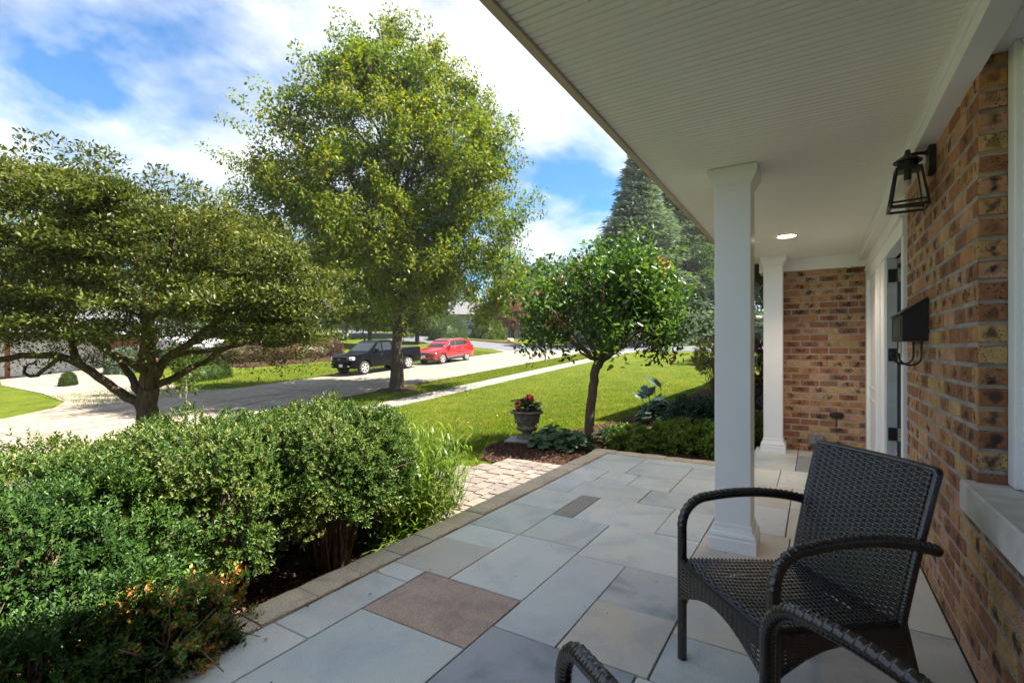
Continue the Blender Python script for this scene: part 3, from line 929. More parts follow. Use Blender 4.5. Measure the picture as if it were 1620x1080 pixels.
# ------------------------------------------------------------------ house
house = empty('brick_house', (0, 0, 0), label='brick ranch house with white columned front porch and beadboard ceiling', cat='house')
PX = .203; PZ = .0818; BL = .191; BH = .068
CEIL = 2.45
W = -.54            # brick face of the front wall


def brick_mesh(seed, L_=BL, H_=BH, D_=.09):
    """front face along +Y, centred on x,z; chamfered and slightly uneven; UV 'face' runs -1..1 over the face"""
    rd = random.Random(seed)
    vs = []; fs = []; uv = []
    gx = [-1, -.93, -.35, .35, .93, 1]; gz_ = [-1, -.8, .8, 1]
    for j, zz in enumerate(gz_):
        for i, xx in enumerate(gx):
            edge = (i in (0, 5)) or (j in (0, 3))
            y = (-.0055 if edge else 0) + rd.uniform(-.0012, .0012)
            vs.append((xx * L_ / 2 + rd.uniform(-.0012, .0012), y, zz * H_ / 2 + rd.uniform(-.0016, .0016)))
            uv.append((xx, zz * .62))
    n = 6
    for j in range(3):
        for i in range(5):
            fs.append((j * n + i, j * n + i + 1, (j + 1) * n + i + 1, (j + 1) * n + i))
    ring = [0, 1, 2, 3, 4, 5, 11, 17, 23, 22, 21, 20, 19, 18, 12, 6]
    base = len(vs)
    for r_ in ring:
        x, y, z = vs[r_]
        vs.append((x, -D_, z)); uv.append(uv[r_])
    for k in range(16):
        k2 = (k + 1) % 16
        fs.append((ring[k], base + k, base + k2, ring[k2]))
    return vs, fs, uv


def brickdata(name, vs, fs, uv, m):
    me = bpy.data.meshes.new(name)
    me.from_pydata(vs, [], fs)
    l = me.uv_layers.new(name='face')
    for lp in me.loops:
        l.data[lp.index].uv = uv[lp.vertex_index]
    me.materials.append(m)
    bm = bmesh.new(); bm.from_mesh(me); bmesh.ops.recalc_face_normals(bm, faces=bm.faces); bm.to_mesh(me); bm.free()
    return me


BM = [brickdata('brick', *brick_mesh(i), M['brick']) for i in range(6)]
BMH = [brickdata('brick', *brick_mesh(20 + i, .084), M['brick']) for i in range(3)]
specs = []      # (distance, wall, x,y,z, rotz, scale x, half)
z0b = .006
# front wall
nrow = int((CEIL - z0b) / PZ) + 1
for r_ in range(nrow):
    zc = z0b + PZ * r_ + BH / 2
    if zc + BH / 2 > CEIL + .02: break
    left = 4.27
    right = 2.585 if zc > .66 else .95
    x = left - (0 if r_ % 2 == 0 else PX / 2)
    if r_ % 2:
        specs.append(('front', left - .0895 / 2, W, zc, 0, .0895 / BL))
    while x > right + .02:
        a = max(x - BL, right)
        if x - a > .03:
            specs.append(('front', (a + x) / 2, W, zc, 0, (x - a) / BL))
        x -= PX
# window return (faces -X), corner strip
for r_ in range(8, nrow):
    zc = z0b + PZ * r_ + BH / 2
    if zc - BH / 2 > .77 and zc < CEIL:
        specs.append(('ret', 2.581, (W - .004 - .63) / 2, zc, R(90), .084 / BL))
# wing wall (faces -X)
WX = 7.3
for r_ in range(28):
    zc = z0b + PZ * r_ + BH / 2
    y = .55 - (0 if r_ % 2 == 0 else PX / 2)
    if r_ % 2: specs.append(('wing', WX, .55 - .0895 / 2, zc, R(90), .0895 / BL))
    while y > W + .02:
        a = max(y - BL, W)
        if y - a > .03: specs.append(('wing', WX, (a + y) / 2, zc, R(90), (y - a) / BL))
        y -= PX
mb = MB()
mb.box(.3, 2.585, W - .25, W - .0042, 0, .65); mb.box(2.589, 4.28, W - .25, W - .0042, 0, CEIL + .05)
fw = mb.build('front_wall', M['mortar'], house)
mb = MB(); mb.box(WX + .0042, WX + .25, W - .2, .541, 0, 2.29)
ww = mb.build('wing_wall', M['mortar'], house)
CAMV = Vector((0, 0, 1.29))


def brick_size(s_):
    d = (Vector((s_[1], s_[2], s_[3])) - CAMV)
    nrm = Vector((0, 1, 0)) if s_[0] == 'front' else Vector((-1, 0, 0))
    fwd_ = Vector((math.cos(YAW), math.sin(YAW), 0)).dot(d)
    rr = Vector((math.sin(YAW), -math.cos(YAW), 0)).dot(d)
    out = rr / max(fwd_, .1) > 1.1 or fwd_ < .4 or abs(s_[3] - 1.29) / max(fwd_, .1) > .74
    return (0 if out else 1) * abs(nrm.dot(d)) / d.length ** 3 * s_[5]


specs.sort(key=brick_size, reverse=True)
rest = MB(); restuv = []
for i, s_ in enumerate(specs):
    wall, x, y, z, rz, sx = s_
    jit = random.uniform(-.001, .0014)
    if rz == 0: y += jit
    else: x += jit
    if i < 300:
        me = BMH[i % 3] if wall == 'ret' else BM[(i * 7) % 6]
        if wall == 'ret': sx = 1
        o = link('brick', me, ww if wall == 'wing' else fw, (x, y, z))
        o.rotation_euler = (random.uniform(-.008, .008), random.uniform(-.006, .006), rz + random.uniform(-.006, .006))
        o.scale = (sx, 1, 1)
    else:
        vs, fs, uv = brick_mesh(i % 6)
        c, s2 = math.cos(rz), math.sin(rz)
        vs = [(x + vx * sx * c - vy * s2, y + vx * sx * s2 + vy * c, z + vz) for vx, vy, vz in vs]
        rest.add(vs, fs); restuv += uv
rb = link('bricks_beyond', brickdata('bricks_beyond', rest.v, rest.f, restuv, M['brick']), house)
rb['kind'] = 'stuff'

# far-corner brick of the front wall beside the wing, frieze boards
mb = MB()
mb.box(WX - .02, WX + .3, W - .05, .62, 2.29, CEIL - .002)
mb.build('frieze_board', M['white'], house)
mb = MB()
mb.box(.2, WX - .021, W - .004, -.46, 2.35, CEIL - .004); mb.box(.2, WX - .022, -.474, -.452, 2.405, CEIL - .003)
mb.build('frieze_board', M['white'], house)
mb = MB(); mb.box(.2, WX - .022, -.452, -.438, CEIL - .012, CEIL - .001)
mb.build('channel_trim', M['white'], house)
for i in range(60):
    pass
mb = MB(); mb.box(.2, 2.579, -1.2, W - .0045, 2.42, 2.47); mb.build('window_soffit', M['white'], house)

# porch ceiling planks
ceil = MB(); ceil.box(.1, WX + .3, -.6, .93, CEIL + .012, CEIL + .04)
cl = ceil.build('porch_ceiling', M['ceiling'], house)
pw = .0768
prof = [(0, .012), (.002, .004), (.005, .0), (.0295, 0), (.0315, .008), (.0355, .008), (.0375, 0), (pw - .006, 0), (pw - .004, .008), (pw - .0008, .012)]
mb = MB()
vs = [(x, -.455, z) for x, z in prof] + [(x, .905, z) for x, z in prof]
n_ = len(prof)
mb.add(vs, [(k, k + n_, k + 1 + n_, k + 1) for k in range(n_ - 1)] + [tuple(range(n_)), tuple(range(2 * n_ - 1, n_ - 1, -1))])
pme = mb.mesh('plank', M['ceiling'])
bm = bmesh.new(); bm.from_mesh(pme); bmesh.ops.recalc_face_normals(bm, faces=bm.faces); bm.to_mesh(pme); bm.free()
x = .28
while x < WX - .02:
    link('plank', pme, cl, (x, 0, CEIL + random.uniform(-.0004, .0004)))
    x += pw
# fascia with a beige lower lip, roof
mb = MB(); mb.box(.1, WX + .3, .905, .945, CEIL - .012, CEIL + .012, ch=.003); mb.build('edge_trim', M['beige'], house)
mb = MB(); mb.box(.1, WX + .3, .93, .955, CEIL + .0125, CEIL + .2); mb.build('fascia', M['white'], house)
mb = MB()
mb.prism([(.97, CEIL + .17), (.97, CEIL + .19), (-4.2, CEIL + 1.6), (-9.2, CEIL + .2), (-9.2, CEIL + .16), (-4.2, CEIL + 1.5)], -8, 11.59, 'yz')
mb.build('roof', M['roof'], house)
# body of the house behind the porch wall, an unseen two-storey block added to shade the lawn
mb = MB()
mb.box(-8, 2.40, -8.6, -1.4, 0, CEIL + .1); mb.box(4.3, 11.59, -8.6, -.86, -.1, CEIL + .1); mb.box(2.41, 4.29, -8.6, -.95, 0, CEIL + .1)
mb.box(-8, .29, -1.39, W - .01, -.2, CEIL + .1)
mb.box(WX + .26, 11.59, -.85, .54, -.2, CEIL + .1)
mb.box(11.6, 24, -8.6, .2, -.3, 5.25)
mb.build('house_body', M['redbrick'], house)
mb = MB(); mb.prism([(.75, 5.25), (.75, 5.4), (-4.2, 7.3), (-9.2, 5.4), (-9.2, 5.25)], 11.1, 24.6, 'yz'); mb.build('shading_upper_roof', M['roof'], house)  # unseen roof of the added block, eave placed for its shadow on the lawn

# window at the right edge
win = MB()
win.box(2.50, 2.578, -.70, -.626, .777, 2.42, ch=.004); win.box(2.455, 2.499, -.70, -.645, .777, 2.42, ch=.003)
win.box(.6, 2.454, -.70, -.64, 2.34, 2.42)
wf = win.build('window', M['white'], house)
mb = MB(); mb.box(2.446, 2.4545, -.688, -.65, .79, 2.33); mb.build('gasket', M['black'], wf)
mb = MB(); mb.box(2.38, 2.445, -.69, -.655, .777, 2.33, ch=.003); mb.box(.6, 2.379, -.69, -.655, .777, .84); mb.build('sash', M['white'], wf)
mb = MB(); mb.box(.6, 2.379, -.68, -.67, .84, 2.335); mb.build('pane', M['window'], wf)
mb = MB(); mb.box(.3, 2.62, -.72, -.495, .655, .772, ch=.006)
mb.build('window_sill', M['sill'], wf)

# door, sidelight surround
DX0, DX1 = 4.37, 5.38
ds = MB()
ds.box(4.283, DX0, -.60, W + .022, 0, 2.07, ch=.004)
ds.box(DX1, 5.62, -.62, W + .02, 0, 2.07, ch=.004)
ds.box(5.62, 5.66, -.62, W + .035, 0, 2.07, ch=.004)
ds.box(5.66, 5.9, -.62, W + .008, 0, 2.07)
ds.box(5.9, 6.0, -.62, W + .03, 0, 2.07, ch=.004)
ds.box(6.0, 6.9, -.62, W + .003, .0, 2.07)
ds.box(6.9, 7.02, -.62, W + .03, 0, 2.07, ch=.004)
ds.box(7.02, 7.29, -.62, W + .012, 0, 2.349)
ds.box(4.283, 7.015, -.60, W + .026, 2.072, 2.19, ch=.004)
ds.box(4.283, 7.015, -.60, W + .045, 2.192, 2.215, ch=.004)
ds.box(4.283, 7.015, -.60, W + .012, 2.217, 2.349)
surround = ds.build('door_surround', M['white'], house)
for (a, b, c0_, c1_) in [(6.06, 6.84, .15, .75), (6.06, 6.84, .85, 1.95)]:
    mb = MB(); mb.box(a, b, W + .0035, W + .012, c0_, c0_ + .03); mb.box(a, b, W + .0035, W + .012, c1_ - .03, c1_); mb.box(a, a + .03, W + .0035, W + .012, c0_ + .03, c1_ - .03); mb.box(b - .03, b, W + .0035, W + .012, c0_ + .03, c1_ - .03)
    mb.build('panel_moulding', M['white'], house)
mb = MB()
mb.box(5.335, 5.3795, -.80, -.535, 0, 2.068); mb.box(5.325, 5.3345, -.605, -.60, 0, 2.06)
mb.box(DX0, 5.334, -.80, -.62, 2.03, 2.068)
mb.box(DX0 + .001, DX0 + .03, -.80, -.605, 0, 2.029)
mb.build('door_jamb', M['jamb'], house)
mb = MB(); mb.box(DX0, 5.334, -.8, -.55, 0.0, .035, ch=.004); mb.build('threshold', M['jamb'], house)
mb = MB(); mb.box(4.405, 5.324, -.70, -.662, .04, 2.02, ch=.003); mb.box(5.307, 5.3245, -.6615, -.6055, .04, 2.02)
door = mb.build('door', M['teal'], house)
mb = MB(); mb.box(4.55, 5.18, -.6615, -.652, .25, .9, ch=.004); mb.box(4.55, 5.18, -.6615, -.652, 1.05, 1.85, ch=.004); mb.build('door_panel', M['teal'], door)
mb = MB(); mb.box(4.45, 4.47, -.6615, -.615, .98, 1.02); mb.box(4.45, 4.57, -.62, -.605, .985, 1.01, ch=.003); mb.build('door_handle', M['black'], door)
for z in (.56, 1.24, 1.92):
    mb = MB(); mb.box(5.300, 5.306, -.646, -.608, z - .055, z + .055, ch=.001)
    h_ = mb.build('hinge', M['hinge'], door)
    mb = MB()
    for dz in (-.038, -.012, .014, .04):
        for dy in (-.636, -.618):
            mb.lathe([(.0035, 5.2985), (.0035, 5.3001)], (0, dy, z + dz), 6, 'x')
    mb.build('screw', M['screw'], h_)
    mb = MB(); mb.box(5.318, 5.334, -.598, -.545, z - .055, z + .055, ch=.001); mb.tube([(5.306, -.603, z - .055), (5.306, -.603, z + .055)], .006, 8)
    mb.build('hinge_leaf', M['black'], door)

# interior dim box so the window is not hollow: closed wall behind it
mb = MB(); mb.box(.3, 2.6, -1.35, -1.3, .1, 2.4); mb.build('room_wall', M['interior'], house)
mb = MB(); mb.box(.3, 2.56, -1.38, -.69, 2.4725, 2.5); mb.box(.3, .32, -1.299, -.69, .66, 2.4); mb.build('room_lining', M['interior'], house)


def column(x0, x1, y0, y1):
    """x/y: outline of the base plinth"""
    cx, cy = (x0 + x1) / 2, (y0 + y1) / 2
    o = empty('porch_column', (cx, cy, 0)); o.parent = house
    hw = .107
    mb = MB(); mb.box(-hw, hw, -hw, hw, .15, CEIL - .1, ch=.003)
    mb.build('shaft', M['white'], o)
    q = math.sqrt(2)
    B = (x1 - x0) / 2
    mb = MB()
    mb.lathe([(B * q, 0), (B * q, .075), ((B - .004) * q, .079), ((B - .006) * q, .088), ((B - .002) * q, .1), ((B - .008) * q, .115), ((B - .018) * q, .122), ((B - .02) * q, .13), ((hw + .008) * q, .142), ((hw + .006) * q, .168), ((hw + .001) * q, .172)], (0, 0, 0), 4, 'z', sq=True)
    mb.build('base', M['white'], o)
    mb = MB()
    T = CEIL
    mb.lathe([((hw + .001) * q, T - .112), ((hw + .007) * q, T - .106), ((hw + .009) * q, T - .098), ((hw + .022) * q, T - .075), ((hw + .036) * q, T - .05), ((hw + .038) * q, T - .045), ((hw + .038) * q, T - .004)], (0, 0, 0), 4, 'z', sq=True)
    mb.build('capital', M['white'], o)
    return o


column(3.40, 3.68, .306, .586)
column(6.95, 7.23, .30, .58)

# ------------------------------------------------------------------ wall lantern
lan = empty('wall_lantern', (3.37, W, 1.29 + 1.02), label='black metal wall lantern with clear tapered glass beside the front door', cat='wall lamp')


def lan_b(mb, name, m, parent=None, ang=None):
    o = mb.build(name, m, parent or lan, ang)
    return o


LX, LY = 0.0, .112        # lantern axis relative to the wall plate
mb = MB()
pz0, pz1 = -.105, .10
mb.prism([(-.05, pz0 + .03), (-.02, pz0), (.02, pz0), (.05, pz0 + .03), (.05, pz1 - .03), (.02, pz1), (-.02, pz1), (-.05, pz1 - .03)], .001, .03)
lan_b(mb, 'wall_plate', M['black'])
mb = MB(); mb.tube([(0, .03, .015), (0, .06, .02), (0, .09, .02), (0, LY, .012)], .009, 10); mb.lathe([(.016, .03), (.013, .04)], (0, 0, .015), 12, 'y'); lan_b(mb, 'arm', M['black'], ang=40)
zt, zbm = -.055, -.265
ht, hb = .050, .079
mb = MB()
mb.lathe([(.012, .052), (.013, .058), (.010, .066), (0.001, .067)], (LX, LY, -.02), 14)
mb.lathe([(.062, -.0), (.064, .006), (.045, .02), (.02, .036), (.012, .052)], (LX, LY, -.02), 28)
mb.lathe([(.046, -.035), (.045, .0)], (LX, LY, -.02), 28)
q = math.sqrt(2)
mb.lathe([((ht + .006) * q, -.012), ((ht + .008) * q, 0.0), ((ht - .004) * q, .004)], (LX, LY, zt), 4, 'z', sq=True)
lan_b(mb, 'roof_cap', M['black'], ang=30)
cor = [(-1, -1), (1, -1), (1, 1), (-1, 1)]
fr = MB()
for (a, b) in cor:
    fr.tube([(LX + a * ht, LY + b * ht, zt - .005), (LX + a * hb, LY + b * hb, zbm)], .0078, 4)
for k in range(4):
    a, b = cor[k], cor[(k + 1) % 4]
    fr.tube([(LX + a[0] * hb, LY + a[1] * hb, zbm), (LX + b[0] * hb, LY + b[1] * hb, zbm)], .0085, 4)
    fr.tube([(LX + a[0] * (hb - .006), LY + a[1] * (hb - .006), zbm + .022), (LX + b[0] * (hb - .006), LY + b[1] * (hb - .006), zbm + .028)], .0065, 4)
lan_b(fr, 'frame', M['black'])
for k in range(4):
    a, b = cor[k], cor[(k + 1) % 4]
    t_ = .0005
    mb = MB(); i0 = ht - .001; i1 = hb - .006
    vs = [(LX + a[0] * i0, LY + a[1] * i0, zt - .01), (LX + b[0] * i0, LY + b[1] * i0, zt - .01), (LX + b[0] * i1, LY + b[1] * i1, zbm + .022), (LX + a[0] * i1, LY + a[1] * i1, zbm + .022)]
    mb.add(vs, [(0, 1, 2, 3)])
    mb.build('glass_pane', M['glass'], lan, fix=False)
mb = MB(); mb.lathe([(.015, -.115), (.017, -.11), (.017, -.06)], (LX, LY, 0), 16); lan_b(mb, 'socket', M['black'], ang=40)
mb = MB(); mb.lathe([(.004, -.146), (.013, -.143), (.0145, -.13), (.0135, -.1155)], (LX, LY, 0), 16); lan_b(mb, 'bulb', M['bulb'], ang=40)

# ------------------------------------------------------------------ mailbox
mbx = empty('mailbox', (3.755, W, 1.29 + .045), label='black wall mailbox with sloped lid and scroll hooks under the lantern', cat='mailbox')
mb = MB(); mb.prism([(.002, 0), (.11, 0), (.115, .004), (.115, .15), (.108, .165), (.002, .238)], -.225, .225, 'yz')
bx = mb.build('box', M['blackpaint'], mbx)
mb = MB(); mb.prism([(.1, .1705), (.125, .151), (.125, .157), (.1, .176), (.0025, .246), (.0025, .2395)], -.232, .232, 'yz'); mb.build('lid', M['blackpaint'], mbx)
mb = MB()
for (a, b, c_, d) in [(-.17, .17, .03, .036), (-.17, .17, .122, .128), (-.17, -.164, .036, .122), (.164, .17, .036, .122)]:
    mb.box(a, b, .1152, .118, c_, d)
mb.build('plate_border', M['black'], mbx)
mb = MB(); mb.box(-.163, .163, .1151, .1165, .037, .121); mb.build('front_plate', M['plate'], mbx)
for xx in (-.15, .12):
    mb = MB()
    pts = [(xx, .02, 0), (xx, .02, -.09)]
    for k in range(1, 9):
        a = k / 8 * math.pi
        pts.append((xx, .02 + .05 * (1 - math.cos(a)), -.09 - .048 * math.sin(a)))
    pts.append((xx, .124, -.082))
    mb.tube(pts, .0055, 8)
    bmq = bmesh.new(); bmesh.ops.create_icosphere(bmq, subdivisions=2, radius=.011)
    bmq.verts.index_update()
    mb.add([(v.co.x + xx, v.co.y + .124, v.co.z - .078) for v in bmq.verts], [[q_.index for q_ in f.verts] for f in bmq.faces]); bmq.free()
    mb.build('scroll_hook', M['black'], mbx, 40)

# doorbell, camera, hose knob, outlet, door mat, ceiling light
db = empty('doorbell', (4.325, W + .022, 1.285), label='slim ivory doorbell button on the white door casing', cat='doorbell')
mb = MB(); mb.box(-.016, .016, .0005, .016, -.055, .055, ch=.003); mb.build('housing', M['ivory'], db)
mb = MB(); mb.lathe([(.007, .016), (.006, .019)], (0, 0, -.01), 12, 'y'); mb.build('button', M['white'], db)
sc_ = empty('security_camera', (WX - .10, -.36, 2.285), label='small black security camera under the white board of the far brick wall', cat='camera')
mb = MB(); mb.lathe([(.022, -.075), (.027, -.07), (.028, -.03), (.02, -.022)], (0, 0, 0), 16); mb.build('body', M['black'], sc_, 40)
mb = MB(); mb.lathe([(.02, -.021), (.02, -.005), (.03, .0), (.03, .01)], (0, 0, 0), 16); mb.box(0.03, .082, -.012, .012, -.004, .008); mb.build('bracket', M['white'], sc_, 40)
hk = empty('wall_vent', (WX - .0, -.235, .475), label='round black fitting on the far brick wall above the grey outlet', cat='wall fitting')
mb = MB(); mb.lathe([(.066, -.03), (.078, -.026), (.082, -.004)], (0, 0, 0), 20, 'x'); mb.v = [(x, y * 1.0, z * .48) for x, y, z in mb.v]; mb.build('cover', M['black'], hk, 40)
mb = MB(); mb.tube([(-.008, .0, -.038), (-.006, .004, -.14), (-.007, -.01, -.24)], .004, 6); mb.build('cord', M['black'], hk)
ol = empty('outlet_cover', (WX, -.02, .155), label='grey weatherproof outlet box low on the far brick wall', cat='outlet')
mb = MB(); mb.box(-.045, -.004, -.085, .085, -.06, .06, ch=.006); mb.build('box', M['grey'], ol)
mb = MB(); mb.box(-.06, -.046, -.075, -.004, -.05, .05, ch=.004); mb.build('lid', M['grey'], ol)
mb = MB(); mb.box(-.06, -.046, .004, .075, -.05, .05, ch=.004); mb.build('lid', M['grey'], ol)
dm = empty('door_mat', (6.9, -.3, .004), label='dark rolled mat lying on the porch against the far brick wall', cat='mat')
mb = MB(); mb.tube([(.25, -.2, .04), (.25, .2, .04)], .036, 12); mb.build('roll', M['mat'], dm, 40)
mb = MB(); mb.box(-.1, .25, -.2, .2, 0, .008); mb.build('flap', M['mat'], dm)
cl_ = empty('ceiling_light', (5.78, .24, CEIL), label='lit round recessed light in the white porch ceiling', cat='ceiling light')
mb = MB(); mb.lathe([(.085, -.001), (.105, -.001), (.103, -.008), (.086, -.010)], (0, 0, 0), 32, ring=True); mb.build('trim_ring', M['beige'], cl_, 40)
mb = MB(); mb.lathe([(.085, -.002), (.084, -.007), (.002, -.0075)], (0, 0, 0), 32); mb.build('lens', M['lamp'], cl_, 40)

ll = bpy.data.lights.new('recessed_lamp', 'SPOT'); ll.energy = 9; ll.color = (1, .8, .58); ll.spot_size = R(130); ll.spot_blend = .6; ll.shadow_soft_size = .08
lo = bpy.data.objects.new('recessed_lamp', ll); COL.objects.link(lo); lo.parent = cl_; lo.location = (0, 0, -.012)

# ------------------------------------------------------------------ wicker chairs
CW, ZF, RA, ZB, AL, BU = .558, .668, .117, .626, .56, .028


def wrapped_tube(path, r0, pitch=.0125, n=12, braid=True, step=.0031):
    """tube with wound strap relief; path = polyline points"""
    pts = [Vector(p) for p in path]
    # resample
    out = []; acc = 0
    seg = [(pts[i + 1] - pts[i]).length for i in range(len(pts) - 1)]
    tot = sum(seg)
    k = int(tot / step)
    for j in range(k + 1):
        d = tot * j / k
        i = 0
        while i < len(seg) - 1 and d > seg[i]:
            d -= seg[i]; i += 1
        out.append(pts[i].lerp(pts[i + 1], min(1, d / seg[i])))
    vs = []; fs = []
    prev = None
    for j, p in enumerate(out):
        d = (out[min(j + 2, k)] - out[max(j - 2, 0)]).normalized()
        u = prev - d * prev.dot(d) if prev is not None else Vector((0, 0, 1)).cross(d) if abs(d.z) < .9 else Vector((0, 1, 0)) - d * d.y
        u = u.normalized(); prev = u
        v = d.cross(u)
        s_ = j * tot / k
        for i in range(n):
            a = 2 * math.pi * i / n
            ph = (s_ / pitch + .18 * math.sin(a * 2) + i / n * .6) % 1.0
            rr = r0 * (1 - .11 * abs(2 * ph - 1) ** 3)
            if braid:
                w_ = max(0, math.cos(a - 1.57)) ** 3
                rr += r0 * .14 * w_ * (1 if ((s_ / pitch * .5 + (.5 if math.sin(a - 1.57) > 0 else 0)) % 1.0) < .55 else -.35)
            vs.append(p + (u * math.cos(a) + v * math.sin(a)) * rr)
    for j in range(k):
        for i in range(n):
            i2 = (i + 1) % n
            fs.append((j * n + i, j * n + i2, (j + 1) * n + i2, (j + 1) * n + i))
    fs.append(tuple(range(n))[::-1]); fs.append(tuple(k * n + i for i in range(n)))
    mb = MB(); mb.add(vs, fs)
    return mb


def weave(surf, nu, nv, amp, wid_u, wid_v, bottom=None):
    """woven strands over a surface surf(u,v)->(point,normal), u,v in 0..1
    nu cross strands (spokes, along v), nv fine strands (along u)"""
    P, F_ = [], []

    def ribbon(fn, segs, half, nrmoff):
        base = len(P)
        for s_ in range(segs + 1):
            c_, nn, side = fn(s_ / segs)
            P.append(c_ - side * half); P.append(c_ + nn * half * .55); P.append(c_ + side * half)
            if s_:
                b = base + (s_ - 1) * 3
                F_.append((b, b + 1, b + 4, b + 3)); F_.append((b + 1, b + 2, b + 5, b + 4))
    for j in range(nv):
        v = (j + .5) / nv
        segs = nu * 2

        def fn(t, v=v, j=j):
            p, nn = surf(t, v)
            p2, _ = surf(t, min(v + .01, 1)); p1, _ = surf(t, max(v - .01, 0))
            side = (p2 - p1).normalized()
            off = math.cos(math.pi * (t * nu + j)) * amp
            return p + nn * off, nn, side
        ribbon(fn, segs, wid_v, 0)
    for i in range(nu):
        u = (i + .5) / nu

        def fn(t, u=u):
            p, nn = surf(u, t)
            p2, _ = surf(min(u + .01, 1), t); p1, _ = surf(max(u - .01, 0), t)
            side = (p2 - p1).normalized()
            return p, nn, side
        ribbon(fn, 24, wid_u, 0)
    return P, F_


def make_chair(loc, th, label):
    """local x = towards the back, y = chair's left; origin under the middle of the front legs"""
    ch = empty('wicker_chair', loc, th, label=label, cat='chair', group='wicker armchairs on the patio')
    for sgn in (1, -1):
        y = sgn * CW / 2
        leg = [(0, y, 0), (0, y, .18), (0, y, .551)]
        mb = wrapped_tube(leg, .0195, braid=False, n=10, step=.0042); mb.build('leg', M['wicker'], ch, 50, fix=False)
        arm = [(0, y, .5515)]
        for k in range(1, 8):
            a = k / 7 * math.pi / 2
            arm.append((RA - RA * math.cos(a), y, .551 + RA * math.sin(a)))
        for k in range(1, 13):
            u = k / 12
            arm.append((RA + (AL + .05 - RA) * u, y - sgn * .012 * u, ZF + (ZB - ZF) * u + BU * 4 * u * (1 - u) - .012 * max(0, u - .8)))
        mb = wrapped_tube(arm, .0195); mb.build('armrest', M['wicker'], ch, 50, fix=False)
        mb = MB(); mb.tube([(.50, sgn * .235, .40), (.56, sgn * .235, .18), (.60, sgn * .235, 0)], [.018, .017, .016], 10)
        mb.build('leg', M['wicker'], ch, 40)

    def seatsurf(u, v):
        # u across (left to right), v front to back
        x = -.012 + v * .50
        hw = .262 - .022 * v
        z = .422 - .035 * v - .012 * math.sin(math.pi * u) * math.sin(math.pi * min(v * 1.2, 1))
        if v < .06: z -= (.06 - v) ** 2 * 3
        return Vector((x, hw - 2 * hw * u, z)), Vector((.06, 0, 1)).normalized()
    P, F_ = weave(seatsurf, 19, 58, .0038, .0058, .0046)
    seat = MB(); seat.add(P, F_)
    seat = seat.build('seat', M['wicker'], ch, 60, fix=False); seat['kind'] = 'stuff'
    mb = MB(); mb.tube([(-.012, .262, .41), (-.02, .2, .412), (-.02, -.2, .412), (-.012, -.262, .41)], .011, 8); mb.tube([(-.012, .262, .41), (.48, .242, .375)], .012, 8); mb.tube([(-.012, -.262, .41), (.48, -.242, .375)], .012, 8)
    mb.box(.0, .47, -.235, .235, .33, .345)
    mb.build('seat_frame', M['wickerdark'], ch, 40)

    def backsurf(u, v):
        z = .35 + v * .53
        x = .478 + .135 * v ** 1.15 + .018 * math.sin(math.pi * u)
        hw = .236 + .014 * v
        return Vector((x, hw - 2 * hw * u, z)), Vector((-1, 0, .24)).normalized()
    P, F_ = weave(backsurf, 18, 60, .0038, .0058, .0047)
    bk = MB(); bk.add(P, F_); bk = bk.build('backrest', M['wicker'], ch, 60, fix=False); bk['kind'] = 'stuff'
    P, F_ = weave(lambda u, v: (backsurf(u, v)[0] + Vector((.03, 0, 0)), Vector((1, 0, -.24)).normalized()), 18, 60, .0038, .0058, .0047)
    b2 = MB(); b2.add(P, F_); b2 = b2.build('backrest_rear', M['wicker'], ch, 60, fix=False); b2['kind'] = 'stuff'
    mb = MB()
    edge = [backsurf(0, v)[0] + Vector((.014, .004, 0)) for v in np.linspace(0, 1, 8)]
    top = [backsurf(u, 1)[0] + Vector((.014, 0, .002)) for u in np.linspace(0, 1, 10)]
    edge2 = [backsurf(1, v)[0] + Vector((.014, -.004, 0)) for v in np.linspace(1, 0, 8)]
    mb = wrapped_tube([tuple(p) for p in edge + top[1:-1] + edge2], .0165, braid=False, n=8, step=.0045)
    mb.build('back_frame', M['wicker'], ch, 50, fix=False)

    def apron(p0, p1, out, ends):
        p0 = Vector(p0); p1 = Vector(p1)

        def f(u, v):
            p = p0.lerp(p1, u)
            zt_ = p.z
            low = .26 + .09 * math.sin(math.pi * u)
            z = zt_ - (zt_ - low) * v
            return Vector((p.x, p.y, z)) + Vector(out) * .006, Vector(out)
        return weave(f, 19, 19, .0036, .0056, .0050)
    for (a, b, o_) in [((-.014, .262, .412), (-.014, -.262, .412), (-1, 0, 0)), ((-.012, .272, .41), (.5, .248, .375), (0, 1, 0)), ((-.012, -.272, .41), (.5, -.248, .375), (0, -1, 0)), ((.49, .24, .375), (.49, -.24, .375), (1, 0, 0))]:
        P, F_ = apron(a, b, o_, 0)
        ap = MB(); ap.add(P, F_); ap = ap.build('apron', M['wicker'], ch, 60, fix=False); ap['kind'] = 'stuff'
        mb = MB()
        pts = []
        for u in np.linspace(0, 1, 9):
            p = Vector(a).lerp(Vector(b), u)
            pts.append((p.x, p.y, .26 + .09 * math.sin(math.pi * u)))
        mb.tube(pts, .008, 6); mb.build('apron_rim', M['wickerdark'], ch, 40)
    return ch


make_chair((1.923, .288, .0005), -.856, 'dark brown wicker armchair shown whole, between the white column and the brick wall')
make_chair((1.201, .288, .0005), -2.306, 'dark brown wicker armchair of which only the two armrests enter the bottom of the view')

# ------------------------------------------------------------------ planting helpers
FW = Vector((math.cos(YAW), math.sin(YAW), 0)); RT = Vector((math.sin(YAW), -math.cos(YAW), 0))


def yard(base, r_, f, z):
    """point of a tree: r along the facade-side axis, f away from the porch, z absolute"""
    return Vector((base[0], base[1], 0)) + RT * r_ + FW * f + Vector((0, 0, z))


